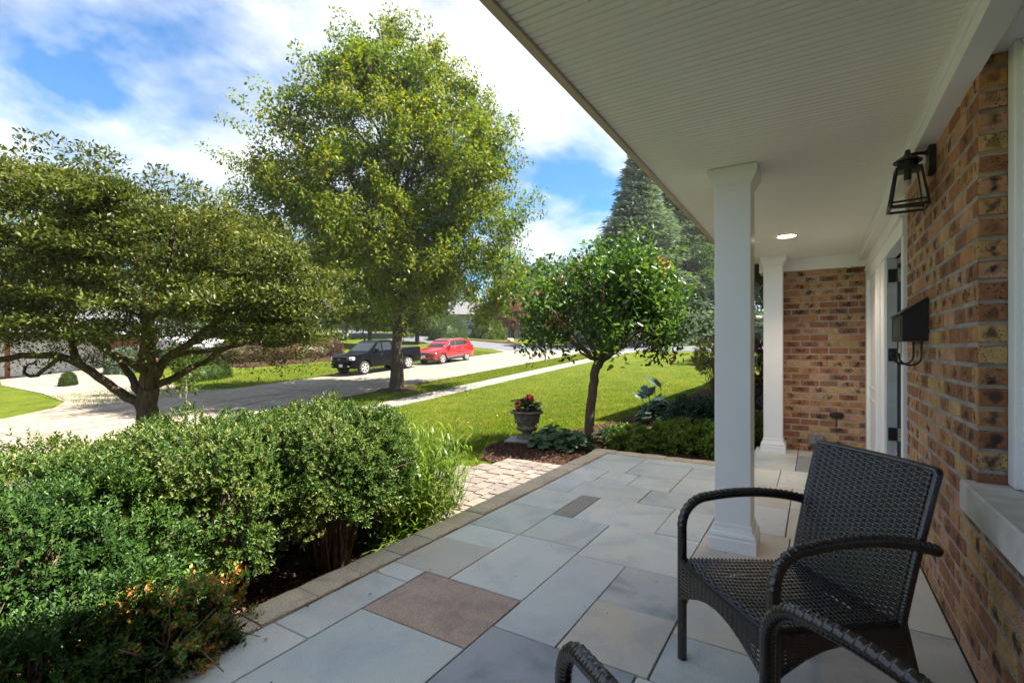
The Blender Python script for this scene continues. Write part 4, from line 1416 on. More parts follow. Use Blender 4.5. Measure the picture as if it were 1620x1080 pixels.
def smoothpath(pts, sub=4):
    pts = [Vector(p) for p in pts]
    out = []
    n = len(pts)
    for i in range(n - 1):
        p0, p1, p2, p3 = pts[max(i - 1, 0)], pts[i], pts[i + 1], pts[min(i + 2, n - 1)]
        for k in range(sub):
            t = k / sub
            out.append(.5 * ((2 * p1) + (p2 - p0) * t + (2 * p0 - 5 * p1 + 4 * p2 - p3) * t * t + (3 * p1 - p0 - 3 * p2 + p3) * t ** 3))
    out.append(pts[-1])
    return out


class Tree:
    def __init__(s):
        s.mb = MB(); s.nodes = []; s.tw = MB()

    def limb(s, pts, r0, r1, n=8, sub=4, wob=.0, attach=True, mb=None):
        p = smoothpath(pts, sub)
        if wob:
            p = [p[0]] + [q_ + Vector(rng.normal(0, wob, 3)) for q_ in p[1:]]
        k = len(p) - 1
        rad = [r0 + (r1 - r0) * (i / k) ** .8 for i in range(k + 1)]
        (mb or s.mb).tube(p, rad, n)
        if attach:
            for i, q_ in enumerate(p):
                s.nodes.append((q_, rad[i]))
        return p

    def twigs(s, C, rmax=.03, n=4, sag=.0, back=.35, zpen=1.6, mb=None):
        """join every cluster point to a lower, nearby limb node; new nodes join the pool"""
        A = np.array([tuple(q_[0]) for q_ in s.nodes])
        Rr = np.array([q_[1] for q_ in s.nodes])
        order = np.argsort(np.linalg.norm(C - A.mean(0), axis=1))
        A = list(A); Rr = list(Rr)
        An = np.array(A)
        tgt = mb or s.tw
        for ci in order:
            c = C[ci]
            d = c - An
            dist = np.linalg.norm(d, axis=1)
            cost = dist + zpen * np.maximum(0, -(d[:, 2]) + .15 * dist)
            j = int(np.argmin(cost))
            a = Vector(An[j]); b = Vector(c)
            ln = (b - a).length
            if ln < .02: continue
            r0 = min(Rr[j] * .7, rmax * min(1.0, .35 + ln * .5))
            mid = a.lerp(b, .5) + Vector((0, 0, -sag * ln)) + Vector(rng.normal(0, .06 * ln, 3))
            path = [a, a.lerp(mid, .5) + Vector(rng.normal(0, .02 * ln, 3)), mid, b]
            rr = [r0, r0 * .85, r0 * .65, r0 * .35]
            tgt.tube(path, rr, n, cap=False)
            new = [tuple(mid), tuple(a.lerp(b, .8))]
            A.extend(new); Rr.extend([rr[2], rr[3] * 1.2])
            An = np.vstack([An, new])
        return


def clusterleaves(C, per, spread, Ln, Wd, up=.3, droop=0.0, out=None, six=False, r=rng, flat=1.0):
    n = len(C) * per
    c = np.repeat(C, per, 0)
    off = rdir(n, r) * (spread * r.uniform(.15, 1.0, n) ** .6)[:, None]
    off[:, 2] *= flat
    P = c + off
    D = unit(off + 1e-6) * .7 + rdir(n, r) * .7
    D[:, 2] += up - droop
    Nn = rdir(n, r) * .7; Nn[:, 2] += 1.0
    ln = r.uniform(.7, 1.2, n) * Ln
    f = leaf_arrays6 if six else leaf_arrays
    return f(P, D, Nn, ln, ln * (Wd / Ln))


# ------------------------------------------------------------------ tree 1: low spreading tree on the left
T1 = (3.5, 8.6)
b1 = g(*T1)
tr = Tree()
Y1 = lambda r_, f, z: yard(T1, r_, f, z)
tr.limb([Y1(.02, 0, b1 - .1), Y1(.0, 0, b1 + .25), Y1(-.02, .02, -.1), Y1(0, 0, .45), Y1(.02, 0, .72)], .18, .13, 14, wob=.008)
tr.limb([Y1(.0, 0, .35), Y1(-.19, -.02, .52), Y1(-.53, -.1, .78), Y1(-.91, -.2, 1.10), Y1(-1.3, -.3, 1.21), Y1(-1.87, -.4, 1.13), Y1(-2.35, -.6, 1.02), Y1(-3.0, -.8, 1.3)], .08, .03, 10, wob=.01)
tr.limb([Y1(-.88, -.2, 1.06), Y1(-1.0, -.15, 1.4), Y1(-1.06, -.1, 1.79), Y1(-1.15, 0, 2.15), Y1(-1.5, .1, 2.7), Y1(-2.0, .1, 3.1)], .06, .025, 8, wob=.012)
tr.limb([Y1(-1.1, -.25, 1.16), Y1(-1.35, -.2, 1.0), Y1(-1.65, -.15, .88), Y1(-1.72, -.15, 1.05)], .035, .02, 7, wob=.01)
tr.limb([Y1(0, 0, .7), Y1(-.05, .0, 1.2), Y1(-.05, .05, 1.6), Y1(-.2, .1, 2.4), Y1(-.45, .1, 3.0)], .085, .03, 9, wob=.015)
tr.limb([Y1(.02, 0, .65), Y1(.15, -.1, 1.1), Y1(.25, -.3, 1.6), Y1(.53, -.5, 2.1), Y1(.95, -.8, 2.8)], .07, .03, 8, wob=.015)
tr.limb([Y1(.0, 0, .7), Y1(.12, 0, .9), Y1(.3, .02, 1.16), Y1(.62, .05, 1.38), Y1(1.0, 0, 1.52), Y1(1.55, -.1, 1.48), Y1(2.0, -.2, 1.34), Y1(2.4, -.3, 1.42)], .078, .025, 9, wob=.012)
tr.limb([Y1(.6, .05, 1.37), Y1(.85, .15, 1.62), Y1(1.1, .2, 1.82), Y1(1.78, .3, 2.08), Y1(2.4, .4, 2.2)], .06, .025, 8, wob=.012)
tr.limb([Y1(.35, .02, 1.18), Y1(.5, .25, 1.25), Y1(.9, .5, 1.3), Y1(1.4, .9, 1.5)], .05, .02, 7, wob=.012)
tr.limb([Y1(-.03, 0, 1.0), Y1(-.3, .4, 1.3), Y1(-.6, .9, 1.8), Y1(-.9, 1.5, 2.5)], .07, .03, 8, wob=.012)
tr.limb([Y1(-.03, 0, .95), Y1(-.25, -.5, 1.3), Y1(-.5, -1.0, 1.7), Y1(-.6, -1.6, 2.1)], .065, .025, 8, wob=.012)
tr.limb([Y1(.1, 0, .9), Y1(.4, -.6, 1.3), Y1(.8, -1.1, 1.7), Y1(1.1, -1.6, 2.0)], .06, .025, 8, wob=.012)
tr.limb([Y1(-.1, 0, .62), Y1(-.35, .1, .85), Y1(-.75, .25, 1.25), Y1(-1.5, .4, 1.7), Y1(-2.5, .5, 2.0)], .065, .028, 8, wob=.012)
tr.limb([Y1(.12, .02, .75), Y1(.4, .5, 1.0), Y1(.8, 1.1, 1.5), Y1(1.3, 1.7, 2.2)], .06, .025, 8, wob=.012)
# crown points: horizontal shelves under a domed, uneven top
TOPU = [-4.2, -3.4, -2.25, -1.3, -.3, .6, 1.6, 2.35, 3.0, 3.3]
TOPZ = [2.5, 2.95, 3.4, 3.75, 3.75, 3.45, 3.05, 2.6, 2.1, 1.9]
shelves = []
rg = np.random.default_rng(5)
while len(shelves) < 320:
    u = rg.uniform(-4.1, 3.1); f = rg.uniform(-2.4, 2.5)
    if ((u + .85) / 3.45) ** 2 + (f / 2.2) ** 2 > 1: continue
    top = np.interp(u, TOPU, TOPZ) - .12 * f * f * .6
    bot = 1.2 + .2 * abs(math.sin(u * 3 + f * 2)) - .12 * max(0, abs(u + .5) - 1.8)
    t = rg.uniform(0, 1) ** .75
    t = (math.floor(t * 6) + rg.uniform(.25, .6)) / 6
    z = bot + .12 + (top - bot - .1) * t
    shelves.append((u, f, z))
C = []
for (u, f, z) in shelves:
    a = rg.uniform(.4, .7)
    for k in range(13):
        du, df = rg.normal(0, a * .55, 2)
        C.append(tuple(Y1(u + du, f + df, z + rg.normal(0, .035) + .05 * a - .10 * (du * du + df * df))))
# leafless lower tangle
CLOW = []
while len(CLOW) < 900:
    u = rg.uniform(-3.4, 2.9); f = rg.uniform(-2.0, 2.0)
    if ((u + .7) / 3.3) ** 2 + (f / 2.0) ** 2 > 1: continue
    CLOW.append(tuple(Y1(u, f, rg.uniform(1.05, 2.3) - .1 * max(0, abs(u + .4) - 1.5))))
CLOW = np.array(CLOW)
# spiky leaders along the top
for k in range(46):
    u = rg.uniform(-4, 2.2); f = rg.uniform(-1.6, 1.6)
    top = np.interp(u, TOPU, TOPZ) - .07 * f * f
    for j in range(3):
        C.append(tuple(Y1(u + j * .03, f, top + .1 + j * .11)))
C = np.array(C)
t1 = empty('spreading_tree', (T1[0], T1[1], b1), label='low spreading tree with dark glossy leaves and crooked limbs behind the clipped bushes', cat='tree')


def fin(o, parent):
    """parent without moving: parent is an unrotated empty"""
    o.parent = parent
    o.location = Vector(o.location) - Vector(parent.location)
    return o


tr.twigs(np.concatenate([CLOW, C]), rmax=.026, n=4)
fin(tr.mb.build('trunk', M['bark1'], None, 60, fix=False), t1)
o = fin(tr.tw.build('twigs', M['bark1'], None, None, fix=False), t1); o['kind'] = 'stuff'
V, F = joinVF([clusterleaves(C, 40, .17, .066, .029, up=.3, flat=.42), clusterleaves(CLOW, 16, .15, .054, .025, up=.1, flat=.7)])
o = fin(fastmesh('crown', V, F, M['leaf1']), t1); o['kind'] = 'stuff'

# ------------------------------------------------------------------ tree 2: tall street tree
T2 = (16.0, 15.75)
b2_ = g(*T2)
tr = Tree()
Y2 = lambda r_, f, h: yard(T2, r_, f * .78, b2_ + h * 1.035)
H = [2.2, 2.8, 3.5, 4.4, 5.4, 6.6, 7.9, 9.0, 10.1, 11.2, 12.3, 13.4, 14.5, 15.3]
RL = [1.8, 3.4, 4.6, 5.8, 6.5, 7.0, 7.2, 7.2, 6.8, 6.0, 4.9, 3.6, 2.1, .5]
RR = [1.8, 3.6, 4.9, 5.7, 6.1, 6.2, 6.2, 6.0, 5.5, 4.8, 3.9, 2.9, 1.8, .5]
p_ = tr.limb([Y2(0, 0, -.15), Y2(0, 0, .12), Y2(0, 0, .5), Y2(0, 0, 1.5)], .45, .25, 18, sub=4, attach=False)
# root flare handled by the first radii
tr.limb([Y2(0, 0, 1.45), Y2(0, 0, 2.6), Y2(.05, 0, 4.5), Y2(.0, .05, 7.5), Y2(-.05, 0, 10.5), Y2(0, 0, 12.5), Y2(.05, 0, 14.8)], .25, .03, 12, sub=4, wob=.02)
rg = np.random.default_rng(9)
ga = 2.39996
for k in range(38):
    h0 = 2.3 + 10.5 * (k / 38) ** 1.05
    a = k * ga + rg.uniform(-.3, .3)
    rise = 2.2 + rg.uniform(0, 1.2) + .06 * h0
    ht_ = min(h0 + rise * (1.5 if h0 < 5 else 1.2), 14.6)
    rm = np.interp(ht_, H, RL if math.cos(a) < 0 else RR) * rg.uniform(.72, .92)
    dr, df = math.cos(a), math.sin(a)
    t_ = [Y2(0, 0, h0), Y2(dr * rm * .25, df * rm * .25, h0 + (ht_ - h0) * .38), Y2(dr * rm * .6, df * rm * .6, h0 + (ht_ - h0) * .75), Y2(dr * rm, df * rm, ht_)]
    tr.limb(t_, max(.04, .125 - .006 * h0), .02, 6, sub=4, wob=.05)
lobes = []
while len(lobes) < 430:
    h = rg.uniform(3.1, 15.2); a = rg.uniform(0, 2 * math.pi)
    rm = np.interp(h, H, RL) if math.cos(a) < 0 else np.interp(h, H, RR)
    if rg.uniform(0, 7.3) > rm: continue
    t = rg.uniform(.0, 1) ** .42
    rr = rm * t * .93
    if h < 4.5 and t < .2: continue
    lobes.append((math.cos(a) * rr, math.sin(a) * rr, h + rg.normal(0, .15)))
C = []
for (r_, f, h) in lobes:
    s_ = rg.uniform(.5, .95)
    for k in range(17):
        d = rg.normal(0, 1, 3) * (s_ * .52, s_ * .52, s_ * .4)
        C.append(tuple(Y2(r_ + d[0], f + d[1], h + d[2])))
# outlying sprays
for k in range(90):
    h = rg.uniform(5, 14.6); a = rg.uniform(0, 2 * math.pi)
    rm = np.interp(h, H, RL) if math.cos(a) < 0 else np.interp(h, H, RR)
    for j in range(4):
        q_ = rm * (.92 + .05 * j)
        C.append(tuple(Y2(math.cos(a) * q_, math.sin(a) * q_, h + .12 * j)))
C = np.array(C)
t2 = empty('shade_tree', (T2[0], T2[1], b2_), label='tall rounded shade tree on the grass strip in front of the dark pickup', cat='tree')
tr.twigs(C, rmax=.035, n=3, zpen=.8)
fin(tr.mb.build('trunk', M['bark2'], None, 60, fix=False), t2)
o = fin(tr.tw.build('twigs', M['bark2'], None, None, fix=False), t2); o['kind'] = 'stuff'
V, F = clusterleaves(C, 24, .30, .155, .08, up=-.1, droop=.25)
o = fin(fastmesh('crown', V, F, M['leaf2']), t2); o['kind'] = 'stuff'
# bark mulch ring at its foot
mb = MB(); mb.lathe([(.95, -.03), (.8, .035), (.5, .07), (.1, .08)], (T2[0], T2[1], b2_), 26); mb.v = [(x + random.uniform(-.05, .05), y + random.uniform(-.05, .05), z + .067 * (x - T2[0])) for x, y, z in mb.v]
tag(mb.build('mulch_ring', M['mulch'], None, 60), kind='structure')

# ------------------------------------------------------------------ tree 3: small standard tree by the patio corner
T3 = (7.05, 2.9)
b3 = g(*T3)
tr = Tree()
Y3 = lambda r_, f, z: yard(T3, r_, f, z)
tr.limb([Y3(-.04, 0, b3 - .05), Y3(-.03, 0, b3 + .15), Y3(-.01, 0, .35), Y3(.03, 0, .7), Y3(.07, 0, .98), Y3(.11, 0, 1.1)], .078, .064, 12, sub=3, wob=.006)
rg = np.random.default_rng(21)
for k in range(30):
    a = k * ga
    el = R(rg.uniform(24, 80))
    ln = rg.uniform(1.0, 1.5)
    d = (math.cos(a) * math.cos(el), math.sin(a) * math.cos(el), math.sin(el))
    s0 = (.13, 0, 1.0 + .1 * rg.random())
    bend = .25
    p = [Y3(s0[0], s0[1], s0[2])]
    for q_ in (.3, .65, 1.0):
        p.append(Y3(s0[0] + d[0] * ln * q_ * (1.1), s0[1] + d[1] * ln * q_ * 1.1, s0[2] + d[2] * ln * q_ * (1 + .15 * q_)))
    tr.limb(p, rg.uniform(.02, .034), .010, 7, sub=4, wob=.018)
C = []
lob3 = []
for k in range(34):
    v = rg.normal(0, 1, 3); v /= np.linalg.norm(v)
    if v[2] < -.5: v[2] *= -.6
    rr = rg.uniform(.5, 1.2)
    lob3.append((v[0] * rr * 1.08, v[1] * rr, 1.82 + v[2] * rr * .85, rg.uniform(.24, .46)))
while len(C) < 800:
    q0 = lob3[rg.integers(0, len(lob3))]
    d = rg.normal(0, 1, 3) * q0[3] * .55
    z = q0[2] + d[2]
    if z < 1.1 + .12 * (1 - min(1, math.hypot(q0[0] + d[0], q0[1] + d[1]))): continue
    C.append(tuple(Y3(.27 + q0[0] + d[0], q0[1] + d[1], z)))
for k in range(26):
    a = rg.uniform(0, 6.28); rr = rg.uniform(.1, 1.0)
    for j in range(4):
        C.append(tuple(Y3(.27 + math.cos(a) * rr * (1 + .05 * j), math.sin(a) * rr, 2.45 - .5 * rr * rr + .15 * j)))
C = np.array(C)
t3 = empty('standard_tree', (T3[0], T3[1], b3), label='small round-headed tree on a slim bare trunk in the bed at the patio corner', cat='tree')
tr.twigs(C, rmax=.012, n=4, zpen=.6)
fin(tr.mb.build('trunk', M['bark3'], None, 60, fix=False), t3)
o = fin(tr.tw.build('twigs', M['bark3'], None, None, fix=False), t3); o['kind'] = 'stuff'
V, F = clusterleaves(C, 12, .13, .088, .046, up=.1, six=True)
o = fin(fastmesh('crown', V, F, M['leaf3']), t3); o['kind'] = 'stuff'
Cd = C[rg.choice(len(C), 16, False)]
V, F = clusterleaves(Cd, 26, .11, .07, .035, up=-.6, six=True)
o = fin(fastmesh('dead_leaves', V, F, M['deadleaf']), t3); o['kind'] = 'stuff'

# ------------------------------------------------------------------ shrubs made of leafy sprigs


def bush(name, c, rad, n, m, label, cat='bush', group=None, leaf=(.024, .011), per=8, stems=26, base=None, seed=0, power=2.9, shell=.3, under=.35, twigm='twig', up=.45, lump=.12, foot=.12, zmin=None):
    r = np.random.default_rng(seed + 100)
    c = np.array(c, float); rad = np.array(rad, float)
    gb = base if base is not None else g(c[0], c[1])
    root = empty(name, (c[0], c[1], gb), label=label, cat=cat, group=group)
    v = r.normal(size=(int(n * 1.6), 3))
    v = unit(v)
    # thin out the underside, super-ellipsoid outline, lumps
    keep = (v[:, 2] > -.55) | (r.random(len(v)) < under)
    v = v[keep][:n]
    sup = (np.abs(v) ** power).sum(1) ** (-1 / power)
    ph = r.uniform(0, 6, 6)
    lumps = 1 + lump * (np.sin(v[:, 0] * 5 + ph[0]) * np.cos(v[:, 1] * 5 + ph[1]) + .7 * np.sin(v[:, 0] * 11 + ph[2]) * np.sin(v[:, 2] * 9 + ph[3]) * np.cos(v[:, 1] * 10 + ph[4]))
    ns_ = max(40, len(v) // 7)
    idx = r.integers(0, ns_, len(v))
    v = unit(v[:ns_][idx] + r.normal(0, .062, (len(v), 3)))
    sup = (np.abs(v) ** power).sum(1) ** (-1 / power)
    lumps = 1 + lump * (np.sin(v[:, 0] * 5 + ph[0]) * np.cos(v[:, 1] * 5 + ph[1]) + .7 * np.sin(v[:, 0] * 11 + ph[2]) * np.sin(v[:, 2] * 9 + ph[3]) * np.cos(v[:, 1] * 10 + ph[4]))
    ts_ = (1 - shell * r.random(ns_) ** 1.5)[idx]
    t = ts_ + r.normal(0, .025, len(v)) + .03
    P = c + v * rad * (sup * lumps * t)[:, None]
    P[:, 2] = np.maximum(P[:, 2], gb + .03)
    if zmin is not None:
        kk = P[:, 2] > zmin + .06 * np.sin(P[:, 0] * 23) + r.normal(0, .04, len(P)); P = P[kk]; v = v[kk]
    ax = unit(v * .7 + np.array([0, 0, up]) + rdir(len(v), r) * .45)
    # sprig: 'per' leaves whorled up a short shoot
    k = per
    A = np.repeat(ax, k, 0); B = np.repeat(P, k, 0)
    j = np.tile(np.arange(k), len(P))
    e1 = unit(np.cross(A, np.array([.3, .2, 1.0]) + 0 * A)); e2 = np.cross(A, e1)
    ang = j * 2.4 + np.repeat(r.uniform(0, 6, len(P)), k)
    out = e1 * np.cos(ang)[:, None] + e2 * np.sin(ang)[:, None]
    L_ = leaf[0]
    B = B + A * (j / k * L_ * 2.0)[:, None]
    D = out * .8 + A * (.45 + .5 * (j / k))[:, None]
    ln = r.uniform(.75, 1.2, len(B)) * L_
    V, F = leaf_arrays(B, D, A + rdir(len(B), r) * .25, ln, ln * leaf[1] / leaf[0], .22)
    V[:, :] -= np.array([c[0], c[1], gb])
    o = fastmesh('foliage', V, F, M[m], root); o['kind'] = 'stuff'
    mb = MB()
    for s_ in range(stems):
        a = r.uniform(0, 2 * math.pi); el = r.uniform(.25, 1.4)
        tip = np.array([math.cos(a) * math.cos(el) * rad[0], math.sin(a) * math.cos(el) * rad[1], 0]) * .85
        tz = c[2] - gb + math.sin(el) * rad[2] * .8
        if tz < .1: tz = .15
        p0 = Vector((math.cos(a) * foot * r.random(), math.sin(a) * foot * r.random(), -.02))
        p3 = Vector((tip[0], tip[1], tz))
        pm_ = p0.lerp(p3, .45) + Vector(r.normal(0, .03, 3)); pm_.z += .05
        r0 = r.uniform(.005, .012)
        mb.tube([p0, p0.lerp(pm_, .5) + Vector(r.normal(0, .01, 3)), pm_, pm_.lerp(p3, .6) + Vector(r.normal(0, .015, 3)), p3], [r0, r0 * .85, r0 * .7, r0 * .5, r0 * .3], 5, cap=False)
        for q_ in range(3):
            st = pm_.lerp(p3, r.uniform(0, .8)); en = st + Vector(r.normal(0, .1, 3)) + Vector((tip[0], tip[1], .1)) * .25
            mb.tube([st, st.lerp(en, .5) + Vector(r.normal(0, .01, 3)), en], [r0 * .45, r0 * .35, r0 * .2], 4, cap=False)
    o = mb.build('stems', M[twigm], root, fix=False); o['kind'] = 'stuff'
    return root


bush('boxwood', (2.27, 2.86, .44), (.46, .42, .43), 8200, 'box', 'rounded boxwood bush with bare stems below, nearest the tall grass clump', group=None, seed=1, under=.03, stems=80, shell=.3, zmin=.20)
bush('boxwood', (1.58, 3.08, .38), (.54, .48, .46), 9500, 'box', 'broad boxwood bush with yellowed leaves in the middle of the clipped row', seed=2, under=.1, stems=60, shell=.32, zmin=.10)
bush('boxwood', (1.02, 3.60, .24), (.66, .55, .48), 7500, 'box', 'sunlit boxwood bush at the left edge behind the others of the row', seed=3, under=.2, stems=24)
bush('boxwood', (.70, 2.84, .22), (.58, .38, .46), 9500, 'boxshade', 'deep green shaded boxwood bush in the left foreground', seed=4, under=.25, stems=24, leaf=(.023, .010))
bush('azalea', (.60, 2.34, .02), (.60, .27, .34), 5200, 'boxshade', 'low dense green shrub at the bottom left corner', seed=5, under=.3, stems=24, leaf=(.024, .011), base=-.2, power=2.2, lump=.2)
bush('azalea', (.99, 2.27, .03), (.32, .2, .25), 1500, 'azalea', 'small sparse azalea with orange leaves and bare twigs leaning over the stone edging', seed=6, under=.5, stems=60, leaf=(.024, .012), shell=.65, base=-.2, power=2.0, lump=.25)

# tall grass clump and the low striped sedge


def strap(mb_parts, P0, d0, L_, w_, r, segs=5, bend=1.2):
    """one arching blade as a strip; returns V,F"""
    pts = []; p = np.array(P0, float); d = np.array(d0, float); d /= np.linalg.norm(d)
    side = np.cross(d, [0, 0, 1.0]); side /= (np.linalg.norm(side) + 1e-6)
    V = []
    for i in range(segs + 1):
        t = i / segs
        ww_ = w_ * (.35 + 1.3 * t if t < .4 else (1 - t) * 1.45) * .5
        V.append(p - side * ww_); V.append(p + side * ww_)
        p = p + d * (L_ / segs)
        d = d + np.array([0, 0, -bend / segs]); d /= np.linalg.norm(d)
    F = [(2 * i, 2 * i + 1, 2 * i + 3, 2 * i + 2) for i in range(segs)]
    mb_parts.append((np.array(V), np.array(F)))


def grassclump(name, c, area, stems, h, m, label, leafL, leafW, per=8, seed=0):
    r = np.random.default_rng(seed)
    gb = g(*c)
    root = empty(name, (c[0], c[1], gb), label=label, cat='ornamental grass')
    parts = []; mb = MB()
    for s_ in range(stems):
        a = r.uniform(0, 6.283); q_ = math.sqrt(r.random())
        bx_, by_ = math.cos(a) * area[0] * q_, math.sin(a) * area[1] * q_
        lean = np.array([bx_ * .5 + r.normal(0, .1), by_ * .5 + r.normal(0, .1), 1.0])
        hh = h * r.uniform(.6, 1.08)
        top = np.array([bx_, by_, 0]) + lean * hh
        mb.tube([(bx_, by_, 0), tuple((np.array([bx_, by_, 0]) + top) / 2 + r.normal(0, .01, 3)), tuple(top)], [.0025, .002, .001], 3, cap=False)
        for k in range(per):
            t = .12 + .85 * k / per
            p = np.array([bx_, by_, 0]) + lean * hh * t
            aa = r.uniform(0, 6.283)
            strap(parts, p, [math.cos(aa) * .8, math.sin(aa) * .8, r.uniform(.6, 1.4)], leafL * r.uniform(.6, 1.15), leafW * r.uniform(.8, 1.2), r, bend=r.uniform(.8, 2.2))
    V, F = joinVF(parts)
    o = fastmesh('blades', V, F, M[m], root, sm_=True); o['kind'] = 'stuff'
    o = mb.build('stalks', M[m], root, fix=False); o['kind'] = 'stuff'
    return root


grassclump('grass_clump', (3.02, 2.80), (.42, .30), 270, .88, 'oats', 'tall bright green bamboo-like grass clump beside the paver walk', .19, .017, per=9, seed=3)
grassclump('grass_clump', (2.72, 2.98), (.32, .16), 130, 1.08, 'oats', 'looser taller part of the bright grass standing behind the clump', .2, .016, per=8, seed=4)


def sedge(c, label, seed, n=150, L_=.34):
    r = np.random.default_rng(seed); gb = g(*c)
    root = empty('sedge', (c[0], c[1], gb), label=label, cat='ornamental grass')
    parts = []
    for k in range(n):
        a = r.uniform(0, 6.283)
        strap(parts, (r.normal(0, .06), r.normal(0, .04), 0), [math.cos(a) * .8, math.sin(a) * .8, r.uniform(.7, 1.9)], L_ * r.uniform(.5, 1.1), .016, r, segs=6, bend=2.2)
    V, F = joinVF(parts)
    o = fastmesh('blades', V, F, M['varieg'], root, sm_=True); o['kind'] = 'stuff'


sedge((2.62, 2.56), 'low arching striped sedge spilling over the edging blocks', 5, 190, .36)
sedge((2.98, 2.52), 'short striped sedge at the foot of the tall grass', 6, 110, .28)

# dried stalks on the mulch
ds_ = empty('dried_stalks', (1.62, 2.55, g(1.62, 2.55)), label='bundle of dry tan stalks lying on the mulch beside the edging', cat='dead stems')
for k in range(14):
    a = R(random.uniform(-25, 35)); L_ = random.uniform(.12, .3)
    mb = MB()
    x0, y0 = random.uniform(-.08, .08), random.uniform(-.06, .06)
    p0 = Vector((x0 - math.cos(a) * L_ / 2, y0 + math.sin(a) * L_ / 2, random.uniform(.02, .06)))
    p1 = Vector((x0 + math.cos(a) * L_ / 2, y0 - math.sin(a) * L_ / 2, random.uniform(.02, .12)))
    mb.tube([p0, p0.lerp(p1, .5) + Vector((0, 0, random.uniform(.0, .03))), p1], [.0028, .0024, .0014], 5)
    mb.build('stalk', M['stake'], ds_)

# urn with flowers, flat stone
ux, uy = 6.80, 3.88
gu = g(ux, uy)
fs_ = MB(); fs_.box(-.24, .2, -.2, .2, 0, .03, ch=.006)
o = fs_.build('stepping_stone', M['flatstone'], None, loc=(ux - .08, uy + .08, gu + .012)); o.rotation_euler = (0, 0, .3)
tag(o, 'pale square paving stone under the flower urn', 'stone')
urn = empty('urn_planter', (ux, uy, gu + .043), label='weathered stone urn planter on the mulch in front of the lawn', cat='planter')
mb = MB()
mb.box(-.12, .12, -.12, .12, 0, .04, ch=.006)
mb.lathe([(.115, .04), (.115, .052), (.085, .065), (.07, .085), (.078, .10), (.13, .125), (.155, .15), (.165, .175), (.158, .20), (.15, .21), (.17, .25), (.19, .30), (.205, .345), (.2, .352), (.208, .362), (.215, .39), (.235, .398), (.262, .405), (.268, .42), (.262, .436), (.24, .442), (.225, .438), (.215, .415)], (0, 0, 0), 40)
body = mb.build('body', M['urn'], urn, 40)
mb = MB()
for k in range(10):
    a = 2 * math.pi * k / 10
    pts = []
    for t in np.linspace(0, 1, 7):
        aa = a + .25 * math.sin(t * math.pi * 2)
        rr = .168 + .035 * t + .004
        pts.append((math.cos(aa) * rr, math.sin(aa) * rr, .235 + .1 * t))
    mb.tube(pts, [.004, .01, .007, .012, .007, .01, .004], 6)
for k in range(16):
    a = 2 * math.pi * k / 16
    mb.tube([(math.cos(a) * .13, math.sin(a) * .13, .12), (math.cos(a) * .163, math.sin(a) * .163, .165), (math.cos(a) * .155, math.sin(a) * .155, .2)], [.004, .011, .004], 6)
mb.build('relief', M['urn'], urn, 50)
mb = MB(); mb.lathe([(.216, .405), (.12, .425), (.01, .43)], (0, 0, 0), 24); mb.build('soil', M['soil'], urn)
fl = empty('begonia', (ux, uy, gu + .47), label='red flowering begonia with dark leaves growing in the urn', cat='flowers')
r = np.random.default_rng(3)
P = np.column_stack([r.normal(0, .08, 260), r.normal(0, .08, 260), r.uniform(0, .17, 260)])
V, F = leaf_arrays6(P, unit(P * (1, 1, .3) + 1e-4) + rdir(260, r) * .4 + np.array([0, 0, .2]), np.tile([0, 0, 1.0], (260, 1)) + rdir(260, r) * .3, r.uniform(.05, .085, 260), r.uniform(.035, .055, 260))
o = fastmesh('foliage', V, F, M['lig'], fl); o['kind'] = 'stuff'
P = np.column_stack([r.normal(.11, .04, 70), r.normal(-.10, .04, 70), r.uniform(.02, .13, 70)])
V, F = leaf_arrays(P, rdir(70, r) + np.array([.3, -.3, .3]), rdir(70, r) + np.array([0, 0, 1.0]), r.uniform(.04, .07, 70), r.uniform(.015, .025, 70))
o = fastmesh('silver_foliage', V, F, M['silver'], fl); o['kind'] = 'stuff'
for (a, b_, z) in [(-.10, .12, .12), (-.135, .08, .06), (-.05, .02, .18), (0, -.06, .2), (.04, .02, .21), (-.07, .14, .08), (.03, -.02, .225), (-.12, .13, .10), (-.09, .05, .14), (-.12, .02, .02), (.01, -.08, .215), (-.03, -.1, .19)]:
    k = 22
    P = np.tile([a, b_, z + .01], (k, 1)) + r.normal(0, .012, (k, 3))
    D = rdir(k, r); D[:, 2] = abs(D[:, 2]) * .7
    V, F = leaf_arrays(P, D, rdir(k, r), np.full(k, .03), np.full(k, .026))
    fastmesh('blossom', V, F, M['petal'], fl)

# leafy ground cover round the small tree: each leaf its own part


def lobed_leaf(m, n=7, name='leaf'):
    vs = [(0, 0, 0)]
    k = n * 2
    for i in range(k + 1):
        a = -math.pi * .86 + 2 * math.pi * .86 * i / k
        rr = .5 * (1 if i % 2 == 0 else .78) * (1 - .1 * abs(a) / math.pi)
        vs.append((math.cos(a) * rr, math.sin(a) * rr, -.10 * rr + .05 * math.cos(a * 3) * rr))
    fs = [(0, i, i + 1) for i in range(1, k + 1)]
    mb = MB(); mb.add(vs, fs)
    return mb.mesh(name, m)


LM = lobed_leaf(M['heuch']); LM2 = lobed_leaf(M['heuch'], 6); LG = lobed_leaf(M['lig'], 9)


